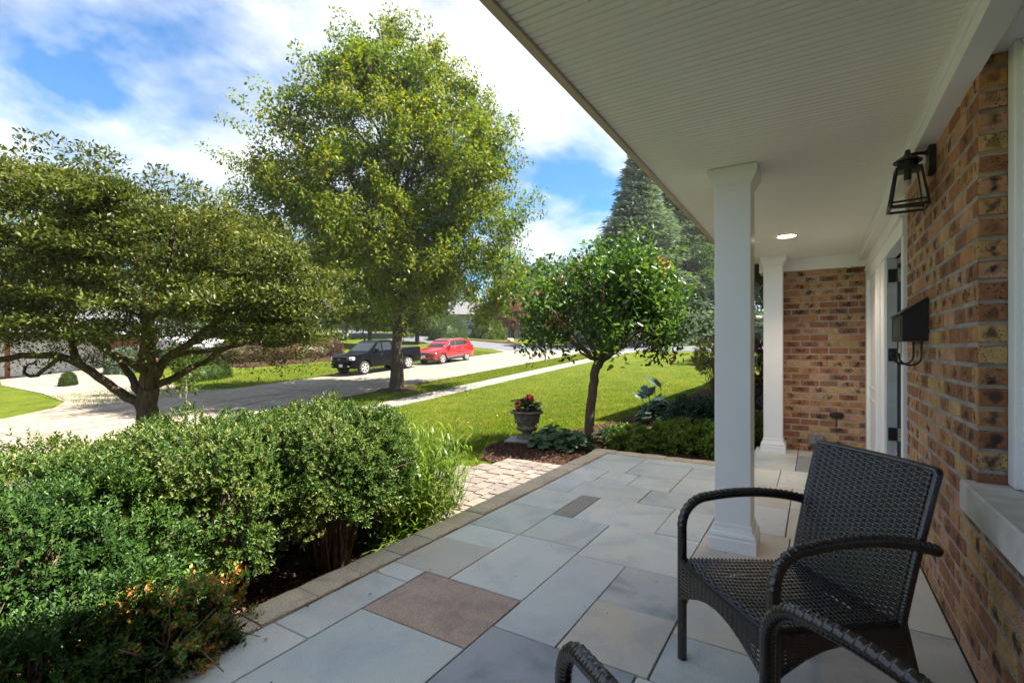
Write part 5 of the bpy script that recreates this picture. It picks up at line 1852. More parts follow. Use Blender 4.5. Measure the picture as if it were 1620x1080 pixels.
def leafyplant(name, c, R_, n, meshes, label, cat, hmax, size, seed, stemm='twig'):
    r = random.Random(seed); gb = g(*c)
    root = empty(name, (c[0], c[1], gb), label=label, cat=cat)
    mb = MB()
    for k in range(n):
        a = r.uniform(0, 6.283); q_ = math.sqrt(r.random())
        x, y = math.cos(a) * R_[0] * q_, math.sin(a) * R_[1] * q_
        z = hmax * (1 - q_ * q_ * .7) * r.uniform(.55, 1)
        o = link('leaf', r.choice(meshes), root, (x, y, z))
        s_ = size * r.uniform(.7, 1.2)
        o.scale = (s_, s_, s_)
        o.rotation_euler = (r.uniform(-.45, .45), r.uniform(-.1, .7), a + r.uniform(-.9, .9))
        mb.tube([(x * .4, y * .4, 0), (x * .8, y * .8, z * .6), (x, y, z)], [.003, .0025, .002], 3, cap=False)
    o = mb.build('stems', M[stemm], root, fix=False); o['kind'] = 'stuff'
    return root


leafyplant('geranium_clump', (6.60, 3.30), (.42, .36), 120, [LM, LM2], 'grey green lobed-leaf clump between the urn and the small tree', 'plant', .34, .165, 1)
leafyplant('geranium_clump', (6.52, 2.90), (.34, .28), 90, [LM, LM2], 'lobed-leaf clump at the foot of the small tree trunk, next to the patio corner', 'plant', .3, .15, 2)
leafyplant('geranium_clump', (7.3, 2.65), (.4, .3), 80, [LM, LM2], 'thin lobed-leaf clump just right of the small tree trunk', 'plant', .3, .14, 3)
bush('low_shrub', (7.05, 2.25, -.04), (.46, .33, .17), 1500, 'lowshrub', 'low loose green shrub right of the small tree trunk beside the edging', seed=11, power=2.1, lump=.3, leaf=(.034, .015), stems=24, shell=.6, base=-.16)
bush('low_shrub', (7.35, 1.75, -.01), (.46, .34, .2), 2000, 'lowshrub', 'low bright green shrub behind the far edging blocks', seed=12, power=2.1, lump=.3, leaf=(.034, .015), stems=30, shell=.6, base=-.16)
bush('low_shrub', (7.25, 1.2, .0), (.42, .32, .22), 2000, 'lowshrub', 'bushy bright green shrub close to the white column', seed=13, power=2.1, lump=.3, leaf=(.036, .017), stems=24, shell=.5, base=-.16)
bush('low_shrub', (7.95, .95, .05), (.4, .3, .3), 1500, 'lowshrub', 'green shrub seen in the gap between the two columns', seed=14, power=2.1, lump=.3, leaf=(.036, .017), stems=20, shell=.5, base=-.16)
# large-leaved plant
lp = leafyplant('large_leaf_plant', (9.65, 2.55), (.5, .42), 90, [LG], 'dark green plant with big round leaves on tall stems near the stone block', 'plant', .5, .2, 5)
for (x, y, z, s_) in [(-.1, .2, .7, .34), (-.03, .1, .84, .4), (.1, 0, .78, .34), (-.2, .32, .58, .34), (-.2, -.05, .55, .3), (.05, .25, .6, .32)]:
    o = link('leaf', LG, lp, (x, y, z)); o.scale = (s_,) * 3; o.rotation_euler = (random.uniform(-.3, .3), random.uniform(.35, .75), random.uniform(2.2, 4.6))
    mb = MB(); mb.tube([(x * .3, y * .4, 0), (x * .7, y * .8, z * .6), (x, y, z)], [.007, .006, .005], 6, cap=False); mb.build('leaf_stalk', M['lig'], lp, fix=False)
bush('vinca_patch', (9.3, 1.7, .05), (.7, .5, .3), 2200, 'lig', 'dark leafy ground cover under the big round leaves', cat='plant', seed=15, leaf=(.05, .026), stems=20, shell=.7, base=-.16)
stn = MB(); stn.box(-.22, .22, -.2, .2, -.02, .16, ch=.02)
o = stn.build('stone_block', M['edging'], None, loc=(11.3, 2.05, g(11.3, 2.05) + .1)); o.rotation_euler = (0, 0, .2)
tag(o, 'tan square stone block on the bed edge below the twiggy shrub', 'stone')
bush('twiggy_shrub', (12.1, 1.85, 1.05), (.55, .5, .45), 1100, 'rose', 'leggy shrub with bare lower stems and yellow green top left of the white column', seed=16, leaf=(.045, .022), stems=60, shell=.55, under=0, base=-.16, foot=.1)
bush('dense_shrub', (13.2, 1.35, .6), (.8, .7, .8), 2200, 'barberry', 'rusty brown shrub seen through the gap between the columns', seed=17, leaf=(.05, .025), stems=20, base=-.16)

# ------------------------------------------------------------------ young tree with stake
sx_, sy_ = 6.35, 13.55
gs = g(sx_, sy_)
sap = empty('sapling', (sx_, sy_, gs), label='thin young tree with pale green leaves and a grey wrapped stem before the driveway', cat='tree')
tr = Tree(); TS = (sx_, sy_)
tr.limb([yard(TS, 0, 0, gs - .05), yard(TS, .01, 0, gs + 1.2), yard(TS, 0, 0, gs + 2.6)], .05, .015, 8)
C = np.array([tuple(yard(TS, random.gauss(-.05, .22), random.gauss(0, .25), gs + random.uniform(1.35, 2.5))) for _ in range(60)])
tr.twigs(C, rmax=.012, n=3)
fin(tr.mb.build('trunk', M['post'], None, 60, fix=False), sap)
o = fin(tr.tw.build('twigs', M['twig'], None, fix=False), sap); o['kind'] = 'stuff'
V, F = clusterleaves(C, 14, .14, .11, .055, up=-.1); o = fin(fastmesh('crown', V, F, M['far3']), sap); o['kind'] = 'stuff'

# ------------------------------------------------------------------ vehicles


def shell(poly, w_, m, name, parent, zs=(), xs_=(), fn=None, ang=32, bev=.0):
    bm = bmesh.new()
    a = [bm.verts.new((x, -w_, z)) for x, z in poly]; b = [bm.verts.new((x, w_, z)) for x, z in poly]
    n = len(poly)
    bm.faces.new(a); bm.faces.new(b[::-1])
    for i in range(n):
        j = (i + 1) % n
        bm.faces.new((a[i], b[i], b[j], a[j]))
    bmesh.ops.triangulate(bm, faces=[f for f in bm.faces if len(f.verts) > 4])
    for z in zs:
        bmesh.ops.bisect_plane(bm, geom=bm.verts[:] + bm.edges[:] + bm.faces[:], plane_co=(0, 0, z), plane_no=(0, 0, 1))
    for x in xs_:
        bmesh.ops.bisect_plane(bm, geom=bm.verts[:] + bm.edges[:] + bm.faces[:], plane_co=(x, 0, 0), plane_no=(1, 0, 0))
    for y in (-w_ * .93, -w_ * .6, 0, w_ * .6, w_ * .93):
        bmesh.ops.bisect_plane(bm, geom=bm.verts[:] + bm.edges[:] + bm.faces[:], plane_co=(0, y, 0), plane_no=(0, 1, 0))
    if fn:
        for v in bm.verts:
            v.co = Vector(fn(*v.co))
    bmesh.ops.recalc_face_normals(bm, faces=bm.faces)
    me = bpy.data.meshes.new(name); bm.to_mesh(me); bm.free()
    me.materials.append(m); smooth(me, ang)
    return link(name, me, parent)


def archpoly(top, x_front, x_rear, z0, wheels, ra, zs_):
    """bottom edge from rear to front with wheel cutouts, then 'top' from front to rear"""
    pts = list(top)
    pts.append((x_rear, z0))
    for wx in sorted(wheels, reverse=True):
        for k in range(0, 11):
            a = k / 10 * math.pi
            px = wx + ra * math.cos(a); pz = zs_ + ra * math.sin(a)
            if k in (0, 10): pz = z0
            pts.append((px, max(pz, z0)))
    pts.append((x_front, z0))
    return pts


def wheel(parent, x, y, r_, w_, out, spokes, loc_z=None):
    wh = empty('wheel', (x, y, r_)); wh.parent = parent
    mb = MB()
    prof = [(r_ * .66, -w_ / 2), (r_ * .9, -w_ / 2), (r_ * .985, -w_ * .4), (r_, -w_ * .25), (r_, w_ * .25), (r_ * .985, w_ * .4), (r_ * .9, w_ / 2), (r_ * .66, w_ / 2)]
    mb.lathe(prof, (0, 0, 0), 28, 'y', ring=True); mb.build('tyre', M['tyre'], wh, 40)
    mb = MB()
    yo = out * w_ / 2
    mb.lathe([(r_ * .68, yo * .7), (r_ * .68, yo * 1.02), (r_ * .6, yo * 1.0), (r_ * .58, yo * .6)] if out > 0 else [(r_ * .58, yo * .6), (r_ * .6, yo * 1.0), (r_ * .68, yo * 1.02), (r_ * .68, yo * .7)], (0, 0, 0), 28, 'y', ring=True)
    for k in range(spokes):
        a = 2 * math.pi * k / spokes + .2
        ca, sa = math.cos(a), math.sin(a); t_ = r_ * .085
        v = []
        for (rr, tt, yy) in [(r_ * .12, t_ * .8, 1.0), (r_ * .62, t_ * 1.25, 1.0)]:
            for s2 in (-1, 1):
                for y2 in (.75, yy):
                    v.append((ca * rr - sa * tt * s2, yo * y2, sa * rr + ca * tt * s2))
        mb.add(v, [(0, 1, 3, 2), (4, 6, 7, 5), (0, 4, 5, 1), (2, 3, 7, 6), (1, 5, 7, 3), (0, 2, 6, 4)])
    mb.lathe([(r_ * .15, yo * .7), (r_ * .15, yo * 1.03)], (0, 0, 0), 14, 'y')
    mb.build('rim', M['rim'], wh)
    mb = MB(); mb.lathe([(r_ * .6, yo * .45), (r_ * .6, yo * .5)], (0, 0, 0), 24, 'y'); mb.build('brake_disc', M['carplastic'], wh)
    return wh


def panel(name, m, parent, vs, th=.012):
    """convex quad/polygon panel with a little thickness along its normal"""
    v = [Vector(p) for p in vs]
    nrm = (v[1] - v[0]).cross(v[2] - v[0]).normalized() * th
    mb = MB(); n = len(v)
    mb.add([p + nrm for p in v] + [p - nrm * .2 for p in v], [tuple(range(n)), tuple(range(2 * n - 1, n - 1, -1))] + [(i, (i + 1) % n, (i + 1) % n + n, i + n) for i in range(n)])
    return mb.build(name, m, parent)


def pickup(loc, label):
    c = empty('pickup_truck', loc, label=label, cat='pickup truck')
    c.rotation_euler = (0, -math.atan(.067), 0)
    hw = 1.0
    wf_, wr = .95, 4.6
    rw = .40
    top = [(.02, .62), (0, .78), (.03, 1.12), (.12, 1.2), (.9, 1.25), (1.42, 1.28), (3.45, 1.29), (3.47, 1.36), (5.75, 1.38), (5.83, 1.3), (5.85, .62)]
    poly = archpoly(top, .1, 5.8, .46, [wf_, wr], .5, .40)

    def fn(x, y, z):
        s_ = 1 - .05 * max(0, (z - .95) / .4) ** 1.5 - .05 * max(0, (.7 - z) / .3)
        e = max(0, (.55 - x) / .55); s_ *= 1 - .09 * e * e
        e = max(0, (x - 5.5) / .35); s_ *= 1 - .04 * e * e
        return (x + .14 * (abs(y) / hw) ** 3 * max(0, 1 - x / .5), y * s_, z + (.0 if z < 1.15 else -.025 * (abs(y) / hw) ** 4))
    body = shell(poly, hw, M['carblack'], 'body', c, zs=(.7, .95, 1.1, 1.2), xs_=(.3, .6, 1.4, 2.5, 3.4, 5.5), fn=fn)
    # bed opening
    mb = MB(); mb.box(3.6, 5.66, -.8, .8, 1.362, 1.384); mb.build('bed_cover', M['carplastic'], c)

    def fc(x, y, z):
        t = max(0, (z - 1.25) / .68)
        return (x, y * (1 - .16 * t), z)
    cab = shell([(1.3, 1.25), (2.12, 1.83), (2.35, 1.92), (3.0, 1.945), (3.32, 1.9), (3.5, 1.27)], .93, M['carblack'], 'cab', c, zs=(1.5, 1.8), xs_=(2.0, 2.6), fn=fc)
    yv = lambda z: .93 * (1 - .16 * max(0, (z - 1.25) / .68)) + .002
    panel('windshield', M['carglass'], c, [(1.42, .8, 1.335), (1.42, -.8, 1.335), (2.06, -.72, 1.79), (2.06, .72, 1.79)], .02)
    for s_ in (-1, 1):
        q1 = [(1.72, s_ * yv(1.33), 1.33), (2.38, s_ * yv(1.33), 1.33), (2.42, s_ * yv(1.82), 1.82), (2.2, s_ * yv(1.8), 1.8)]
        q2 = [(2.47, s_ * yv(1.33), 1.33), (3.3, s_ * yv(1.33), 1.33), (3.18, s_ * yv(1.8), 1.8), (2.5, s_ * yv(1.83), 1.83)]
        for q_ in (q1, q2):
            panel('side_window', M['carglass'], c, q_ if s_ < 0 else q_[::-1], .008)
        mb = MB(); mb.box(1.72, 1.9, s_ * .99, s_ * 1.22, 1.27, 1.47, ch=.03); mb.build('mirror', M['carblack'], c)
        for hx in (2.3, 3.3):
            mb = MB(); mb.box(hx - .12, hx + .06, s_ * .985, s_ * 1.015, 1.1, 1.14, ch=.008); mb.build('door_handle', M['carplastic'], c)
        for hx in (1.5, 2.44, 3.44):
            mb = MB(); mb.box(hx, hx + .012, s_ * .985, s_ * 1.003, .52, 1.24); mb.build('door_gap', M['carplastic'], c)
        mb = MB(); mb.box(-.0, .35, s_ * .70, s_ * .955, .90, 1.09, ch=.03)
        mb.v = [(x + .13 * (abs(y) - .66) / .3, y, z) for x, y, z in mb.v]
        hl = mb.build('headlight', M['headlamp'], c)
        mb = MB(); mb.box(.3, .42, s_ * .93, s_ * .968, .90, 1.06, ch=.02); mb.build('marker_lamp', M['amber'], hl)
        mb = MB(); mb.box(5.76, 5.86, s_ * .84, s_ * .975, .95, 1.2, ch=.02); mb.build('tail_light', M['taillamp'], c)
        mb = MB(); mb.box(-.04, .02, s_ * .62, s_ * .78, .52, .6, ch=.01); mb.build('fog_lamp', M['chrome'], c)
        # arch lips
        for wx in (wf_, wr):
            mb = MB()
            mb.tube([(wx + .515 * math.cos(a), s_ * .985, .40 + .515 * math.sin(a)) for a in np.linspace(.12, math.pi - .12, 12)], .028, 6)
            mb.build('arch_lip', M['carblack'], c, 40)
    mb = MB(); mb.box(-.03, .05, -.64, .64, .80, 1.12, ch=.02)
    gr = mb.build('grille', M['carplastic'], c)
    mb = MB()
    for z in (.86, .93, 1.0, 1.07):
        mb.box(-.045, -.032, -.6, .6, z - .012, z + .012)
    mb.build('grille_bar', M['carblack'], gr)
    mb = MB(); mb.lathe([(.13, -.062), (.13, -.05)], (0, 0, 0), 24, 'x'); mb.v = [(x, y, z * .42 + .965) for x, y, z in mb.v]; mb.build('badge_ring', M['chrome'], gr)
    mb = MB(); mb.lathe([(.115, -.066), (.115, -.06)], (0, 0, 0), 24, 'x'); mb.v = [(x, y, z * .38 + .965) for x, y, z in mb.v]; mb.build('oval_badge', M['badge'], gr)
    mb = MB(); mb.box(-.1, .25, -.9, .9, .44, .74, ch=.05); mb.v = [(x + .16 * (abs(y) / .9) ** 3, y, z) for x, y, z in mb.v]
    bp = mb.build('bumper', M['carblack'], c)
    mb = MB(); mb.box(-.115, -.1, -.32, -.02, .53, .69, ch=.004); mb.build('number_plate', M['carwhite'], bp)
    mb = MB(); mb.box(5.84, 5.98, -.9, .9, .5, .7, ch=.03); mb.build('rear_bumper', M['chrome'], c)
    mb = MB(); mb.box(.4, 5.6, -.85, .85, .38, .55); mb.build('underbody', M['carplastic'], c)
    for wx in (wf_, wr):
        for s_ in (-1, 1):
            wheel(c, wx, s_ * .87, rw, .26, s_, 6)
    return c


def suv(loc, m, label, rz=None, flip=False, pitch=True, L_=4.8):
    c = empty('parked_suv', loc, label=label, cat='car')
    c.rotation_euler = (0, -math.atan(.067) if pitch else 0, rz or 0)
    hw = .94
    wf_, wr = .93, 3.75
    rw = .365
    top = [(.02, .5), (0, .66), (.06, .84), (.2, .95), (.7, 1.06), (1.25, 1.12), (4.35, 1.2), (4.66, 1.14), (4.76, .9), (4.78, .55)]
    poly = archpoly(top, .12, 4.7, .3, [wf_, wr], .44, .365)

    def fn(x, y, z):
        s_ = 1 - .07 * max(0, (z - .85) / .35) ** 1.4 - .06 * max(0, (.55 - z) / .3)
        e = max(0, (.8 - x) / .8); s_ *= 1 - .16 * e * e
        e = max(0, (x - 4.1) / .7); s_ *= 1 - .12 * e * e
        b_ = .02 * math.sin(x * 1.7)
        return (x + .2 * (abs(y) / hw) ** 3 * max(0, 1 - x / .8), y * (s_ + (.02 if abs(x - wf_) < .5 or abs(x - wr) < .5 else 0)), z + (0 if z < .9 else -.04 * (abs(y) / hw) ** 4 + b_ * (1 if .9 < z < 1.3 else 0)))
    shell(poly, hw, m, 'body', c, zs=(.5, .7, .88, 1.0, 1.1), xs_=(.25, .5, .9, 1.5, 2.2, 3.0, 3.7, 4.2, 4.5), fn=fn)

    def fc(x, y, z):
        t = max(0, (z - 1.08) / .6)
        e = max(0, (x - 3.4) / 1.2)
        return (x, y * (1 - .2 * t - .1 * e * e), z)
    shell([(1.15, 1.08), (1.75, 1.48), (2.1, 1.63), (2.7, 1.69), (3.5, 1.66), (4.15, 1.56), (4.45, 1.42), (4.62, 1.12)], .87, m, 'roof', c, zs=(1.3, 1.5, 1.6), xs_=(1.6, 2.0, 2.6, 3.2, 3.8, 4.2), fn=fc)
    yv = lambda x, z: .87 * (1 - .2 * max(0, (z - 1.08) / .6) - .1 * max(0, (x - 3.4) / 1.2) ** 2) + .002
    panel('windshield', M['carglass'], c, [(1.3, .72, 1.19), (1.3, -.72, 1.19), (2.0, -.62, 1.6), (2.0, .62, 1.6)], .012)
    panel('rear_window', M['carglass'], c, [(4.6, -.6, 1.2), (4.6, .6, 1.2), (4.42, .55, 1.44), (4.42, -.55, 1.44)], .03)
    for s_ in (-1, 1):
        for q_ in ([(1.62, 1.19), (2.52, 1.2), (2.55, 1.58), (2.12, 1.55)], [(2.6, 1.2), (3.48, 1.22), (3.42, 1.57), (2.62, 1.59)], [(3.54, 1.22), (4.12, 1.3), (3.95, 1.46), (3.48, 1.55)]):
            q3 = [(x, s_ * yv(x, z), z) for x, z in q_]
            panel('side_window', M['carglass'], c, q3 if s_ < 0 else q3[::-1], .007)
        mb = MB(); mb.tube([(1.5, s_ * (yv(1.5, 1.15) + .004), 1.15), (2.5, s_ * (yv(2.5, 1.17) + .004), 1.175), (3.5, s_ * (yv(3.5, 1.19) + .004), 1.195), (4.15, s_ * (yv(4.15, 1.29) + .004), 1.3)], .011, 5); mb.build('window_trim', M['chrome'], c)
        mb = MB(); mb.tube([(2.15, s_ * .64, 1.665), (3.0, s_ * .66, 1.70), (3.9, s_ * .62, 1.64)], .018, 6); mb.build('roof_rail', M['chrome'], c)
        mb = MB(); mb.box(1.6, 1.78, s_ * .9, s_ * 1.1, 1.13, 1.27, ch=.03); mb.build('mirror', m, c)
        mb = MB(); mb.box(1.42, 3.28, s_ * .9, s_ * .955, .3, .43, ch=.015); sl_ = mb.build('sill_cladding', M['carplastic'], c)
        mb = MB(); mb.tube([(1.4, s_ * .955, .43), (3.3, s_ * .955, .49)], .016, 5); mb.build('sill_strip', M['chrome'], sl_)
        for hx in (2.35, 3.25):
            mb = MB(); mb.box(hx - .1, hx + .08, s_ * .9, s_ * .93, 1.0, 1.03, ch=.006); mb.build('door_handle', M['chrome'], c)
        for hx in (1.42, 2.55, 3.45):
            mb = MB(); mb.box(hx, hx + .009, s_ * .9, s_ * .9355, .5, 1.02); mb.build('door_gap', M['carplastic'], c)
        mb = MB(); mb.prism([(.12, .78), (.66, .98), (.7, .93), (.4, .78), (.2, .74)], s_ * .60, s_ * .86)
        mb.v = [(x + .12 * (abs(y) - .6) / .26, y, z) for x, y, z in mb.v]; mb.build('headlight', M['headlamp'], c)
        mb = MB(); mb.prism([(4.2, 1.0), (4.6, 1.12), (4.74, 1.02), (4.5, .95)], s_ * .6, s_ * .86); mb.build('tail_light', M['taillamp'], c)
        mb = MB(); mb.lathe([(.05, .02), (.05, .04)], (0.04, s_ * .62, .52), 12, 'x'); mb.build('fog_lamp', M['carplastic'], c)
        for wx in (wf_, wr):
            mb = MB()
            mb.tube([(wx + .45 * math.cos(a), s_ * .925, .365 + .45 * math.sin(a)) for a in np.linspace(.05, math.pi - .05, 12)], .025, 6)
            mb.build('arch_lip', M['carplastic'], c, 40)
    mb = MB(); mb.box(-.01, .1, -.42, .42, .58, .84, ch=.03); gr = mb.build('grille', M['carplastic'], c)
    mb = MB(); mb.tube([(-.005, -.36, .86), (-.03, -.16, .66), (-.035, 0, .62), (-.03, .16, .66), (-.005, .36, .86)], .02, 6); mb.build('grille_trim', M['chrome'], gr)
    mb = MB(); mb.box(-.02, .2, -.75, .75, .3, .46, ch=.04); mb.v = [(x + .3 * (abs(y) / .94) ** 3, y, z) for x, y, z in mb.v]; mb.build('bumper', M['carplastic'], c)
    mb = MB(); mb.box(-.035, -.021, -.16, .16, .47, .6, ch=.004); mb.build('number_plate', M['carwhite'], c)
    mb = MB(); mb.box(.4, 4.5, -.8, .8, .25, .4); mb.build('underbody', M['carplastic'], c)
    for wx in (wf_, wr):
        for s_ in (-1, 1):
            wheel(c, wx, s_ * .82, rw, .22, s_, 5)
    return c


pickup((19.25, 23.4, g(19.25, 23.4) + .012), 'dark navy pickup truck parked on the street behind the shade tree trunk')
suv((26.15, 23.15, g(26.15, 23.15) + .012), M['carred'], 'red SUV parked on the street just behind the dark pickup')
suv((21.3, 40.2, g(21.3, 40.2) + .03), M['carwhite'], 'white SUV parked beyond the rust coloured hedge, facing right', rz=R(200), pitch=False)
suv((20.8, 42.8, g(20.8, 42.8) + .3), M['carwhite'], 'white car on the left of the parked white SUV, mostly hidden by branches', rz=R(150), pitch=False)
polysheet('far_driveway', [(14.2, 38.6), (24.2, 37.0), (25.0, 45.5), (14.4, 45.5)], M['concrete2'], .02, 2.0, kind='structure')

# ------------------------------------------------------------------ things across the street


def hedge_obj(name, c, size, n, m, label, leaf=(.09, .05), seed=0, rz=0, cat='hedge', power=6, lumpy=.0):
    r = np.random.default_rng(seed); gb = g(*c)
    root = empty(name, (c[0], c[1], gb), label=label, cat=cat)
    v = unit(r.normal(size=(n, 3))); v[:, 2] = np.abs(v[:, 2]) * 1.0
    sup = (np.abs(v) ** power).sum(1) ** (-1 / power)
    P = v * (sup * (1 - .12 * r.random(n)) * (1 + lumpy * np.sin(v[:, 0] * 9 + seed) * np.cos(v[:, 1] * 8 + v[:, 2] * 7) + .04 * np.sin(v[:, 0] * 20)))[:, None] * np.array(size)
    P[:, 2] = np.maximum(P[:, 2] - .0, .02)
    # low sides too
    k = n // 3
    low = r.random(k)
    P[:k, 2] *= low
    cz, sz = math.cos(rz), math.sin(rz)
    P = np.column_stack([P[:, 0] * cz - P[:, 1] * sz, P[:, 0] * sz + P[:, 1] * cz, P[:, 2]])
    zg = G(P[:, 0] + c[0], P[:, 1] + c[1]) - gb
    P[:, 2] += zg
    V, F = leaf_arrays(P, unit(P * (1, 1, .6) + 1e-3) + rdir(n, r) * .8 + np.array([0, 0, .3]), rdir(n, r), r.uniform(.7, 1.2, n) * leaf[0], r.uniform(.7, 1.2, n) * leaf[1])
    o = fastmesh('foliage', V, F, M[m], root); o['kind'] = 'stuff'
    mb = MB()
    bmq = bmesh.new(); bmesh.ops.create_icosphere(bmq, subdivisions=3, radius=1)
    bmq.verts.index_update()
    q_ = []
    for vv in bmq.verts:
        a_, b_, c_ = vv.co
        sp_ = (abs(a_) ** power + abs(b_) ** power + abs(c_) ** power) ** (-1 / power) * .70 * (1 + .05 * math.sin(a_ * 9 + b_ * 7))
        x_, y_, z_ = a_ * sp_ * size[0], b_ * sp_ * size[1], max(c_, -.1) * sp_ * size[2]
        X_, Y_ = x_ * cz - y_ * sz, x_ * sz + y_ * cz
        q_.append((X_, Y_, max(z_, -.05) + g(c[0] + X_, c[1] + Y_) - gb))
    mb.add(q_, [[w__.index for w__ in f_.verts] for f_ in bmq.faces]); bmq.free()
    mb.build('branch_core', M[m], root)
    return root


hedge_obj('clipped_bush', (14.8, 29.6), (1.35, 1.3, 1.25), 16000, 'hedge', 'neat round clipped green bush on the lawn across the street', seed=1, leaf=(.06, .035), cat='bush', power=2.6)
hedge_obj('barberry_hedge', (22.3, 34.0), (4.6, 1.3, 1.35), 42000, 'barberry', 'long rust brown hedge on the lawn left of the pickup', seed=2, rz=R(-22))
hedge_obj('conifer_shrub', (13.6, 36.5), (.9, .9, 1.5), 9000, 'spruce', 'blue green conifer shrub beside the brick entrance wall', seed=3, cat='shrub', power=3)
hedge_obj('conifer_shrub', (17.2, 37.3), (1.2, 1.0, 1.3), 9000, 'far2', 'dark green shrub behind the round clipped bush', seed=4, cat='shrub', power=2.5, lumpy=.16)
hedge_obj('yew_hedge', (56, 12.5), (11, 1.3, 2.0), 26000, 'far2', 'tall dark clipped hedge beyond the lawn at the right', seed=5, rz=R(-68), leaf=(.16, .09))
hedge_obj('round_shrub', (45.0, 30.2 + 6), (2.2, 1.8, 2.4), 15000, 'far2', 'dark upright evergreen shrub beyond the red car', seed=6, leaf=(.14, .06), cat='shrub', power=2.6, lumpy=.16)
hedge_obj('round_shrub', (54.0, 36.5), (2.6, 2.0, 2.4), 15000, 'far3', 'bright green shrub left of the red leaved tree', seed=7, leaf=(.16, .09), cat='shrub', power=2.4, lumpy=.16)
hedge_obj('round_shrub', (50.3, 41.0), (3.4, 2.2, 2.8), 15000, 'far1', 'wide green shrub in front of the far pale house', seed=8, leaf=(.16, .09), cat='shrub', power=2.4, lumpy=.16)
hedge_obj('garden_shrub', (10.0, 33.5), (.35, .35, .7), 3000, 'far1', 'small feathery shrub at the left end of the driveway', seed=9, leaf=(.1, .03), cat='shrub', power=2.4)

# house on the left with white garage doors
h1 = empty('ranch_house', (9.4, 41, -.33), label='ranch house with white garage doors and grey shingle roof across the street', cat='house')
GZ = 0.0


def hb_(parent, name, m, *boxes):
    mb = MB()
    for b_ in boxes: mb.box(*b_)
    return mb.build(name, m, parent)


hb_(h1, 'wall', M['redbrick'], (-6, 4.9, .05, 9, -2.2, 2.75), (4.901, 9, -1.2, 9, -2.2, 2.75))
mb = MB(); mb.prism([(-6.7, 2.7), (9.7, 2.7), (9.7, 2.86), (6, 4.9), (-3, 4.9), (-6.7, 2.86)], -1.9, 9.8, 'xz')
rf = mb.build('roof', M['roof'], h1)
for v in rf.data.vertices:
    if v.co.z > 4: v.co.y = 3.95 if v.co.y < 4 else 4.0
for gx in (-4.6, .15):
    gd = hb_(h1, 'garage_door', M['garage'], (gx, gx + 4.5, -.02, .049, -.02, 2.3))
    for i in range(4):
        for j in range(4):
            hb_(gd, 'door_panel', M['garage'], (gx + .12 + j * 1.08, gx + 1.08 + j * 1.08, -.04, -.0205, .08 + i * .56, .54 + i * .56))
hb_(h1, 'fascia', M['housewhite'], (-6.7, 9.7, -1.95, -1.91, 2.6, 2.88))
for wx in (6.2,):
    wn = hb_(h1, 'window', M['housewhite'], (wx, wx + 1.6, -1.26, -1.201, .9, 2.2))
    hb_(wn, 'pane', M['window'], (wx + .1, wx + .75, -1.275, -1.261, 1.0, 2.1), (wx + .85, wx + 1.5, -1.275, -1.261, 1.0, 2.1))
bw = empty('brick_planter', (13.9, 38.2, g(13.9, 38.2)), label='low red brick wall beside the driveway near the garage', cat='brick wall')
mb = MB(); mb.box(-.3, 2.2, -.15, .15, -.1, .62); mb.build('wall', M['redbrick'], bw)
mb = MB(); mb.box(-.34, 2.24, -.19, .19, .621, .68, ch=.01); mb.build('coping', M['redbrick'], bw)
hs2 = empty('far_house', (60, 44, g(60, 44)), label='pale house with grey roof glimpsed behind the red leaved tree', cat='house')
hb_(hs2, 'wall', M['housewhite'], (-8, 8, 0, 8, -.5, 3.2))
mb = MB(); mb.prism([(-1.2, 3.1), (9.2, 3.1), (4, 5.4)], -8.8, 8.8, 'yz'); mb.build('roof', M['roof'], hs2)
hb_(hs2, 'window', M['window'], (-6, -3.5, -.06, -.001, 1, 2.3)); hb_(hs2, 'window', M['window'], (-1.5, 1, -.06, -.001, 1, 2.3)); hb_(hs2, 'window', M['window'], (3, 5, -.06, -.001, 1, 2.3))
hs2.rotation_euler = (0, 0, R(-50))
hs3 = empty('tan_house', (63, 18.5, g(63, 18.5)), label='tan house glimpsed behind the small round-headed tree', cat='house')
hb_(hs3, 'wall', M['housebeige'], (-6, 6, 0, 7, -.5, 4.2))
mb = MB(); mb.prism([(-.9, 4.1), (7.9, 4.1), (3.5, 6.3)], -6.7, 6.7, 'yz'); mb.build('roof', M['roof'], hs3)
for wx in (-4.5, -1.2, 2.4):
    wn = hb_(hs3, 'window', M['housewhite'], (wx, wx + 1.5, -.06, -.001, 1.6, 3.1)); hb_(wn, 'pane', M['window'], (wx + .1, wx + 1.4, -.075, -.061, 1.7, 3.0))
hs3.rotation_euler = (0, 0, R(-75))

# posts
p1 = empty('sign_post', (29.5, 15.4, g(29.5, 15.4)), label='dark slim post standing on the grass strip by the street', cat='post')
mb = MB(); mb.box(-.045, .045, -.045, .045, -.1, 2.35, ch=.006); mb.build('pole', M['post'], p1)
mb = MB(); mb.box(-.02, .02, -.22, .22, 1.9, 2.5, ch=.005); mb.build('sign_back', M['post'], p1)
p2 = empty('sign_post', (45.9 + 1.2, 25.6, g(47.1, 25.6)), label='pale metal post beyond the cross street', cat='post')
mb = MB(); mb.box(-.05, .05, -.05, .05, -.1, 2.2); mb.build('pole', M['galv'], p2)
mb = MB(); mb.box(-.02, .02, -.25, .25, 1.7, 2.3, ch=.005); mb.build('sign_back', M['galv'], p2)
rk = MB(); rk.box(-.4, .4, -.3, .3, 0, .45, ch=.12); o = rk.build('boulder', M['edging'], None, loc=(49.5, 30.5, g(49.5, 30.5))); tag(o, 'tan boulder on the mulch bank beyond the junction', 'rock')
pp = empty('mailbox_post', (50.5, 26.8, g(50.5, 26.8)), label='pale wooden mailbox post at the edge of the far lawn', cat='mailbox')
mb = MB(); mb.box(-.06, .06, -.06, .06, -.1, 1.05); mb.build('post', M['stake'], pp)
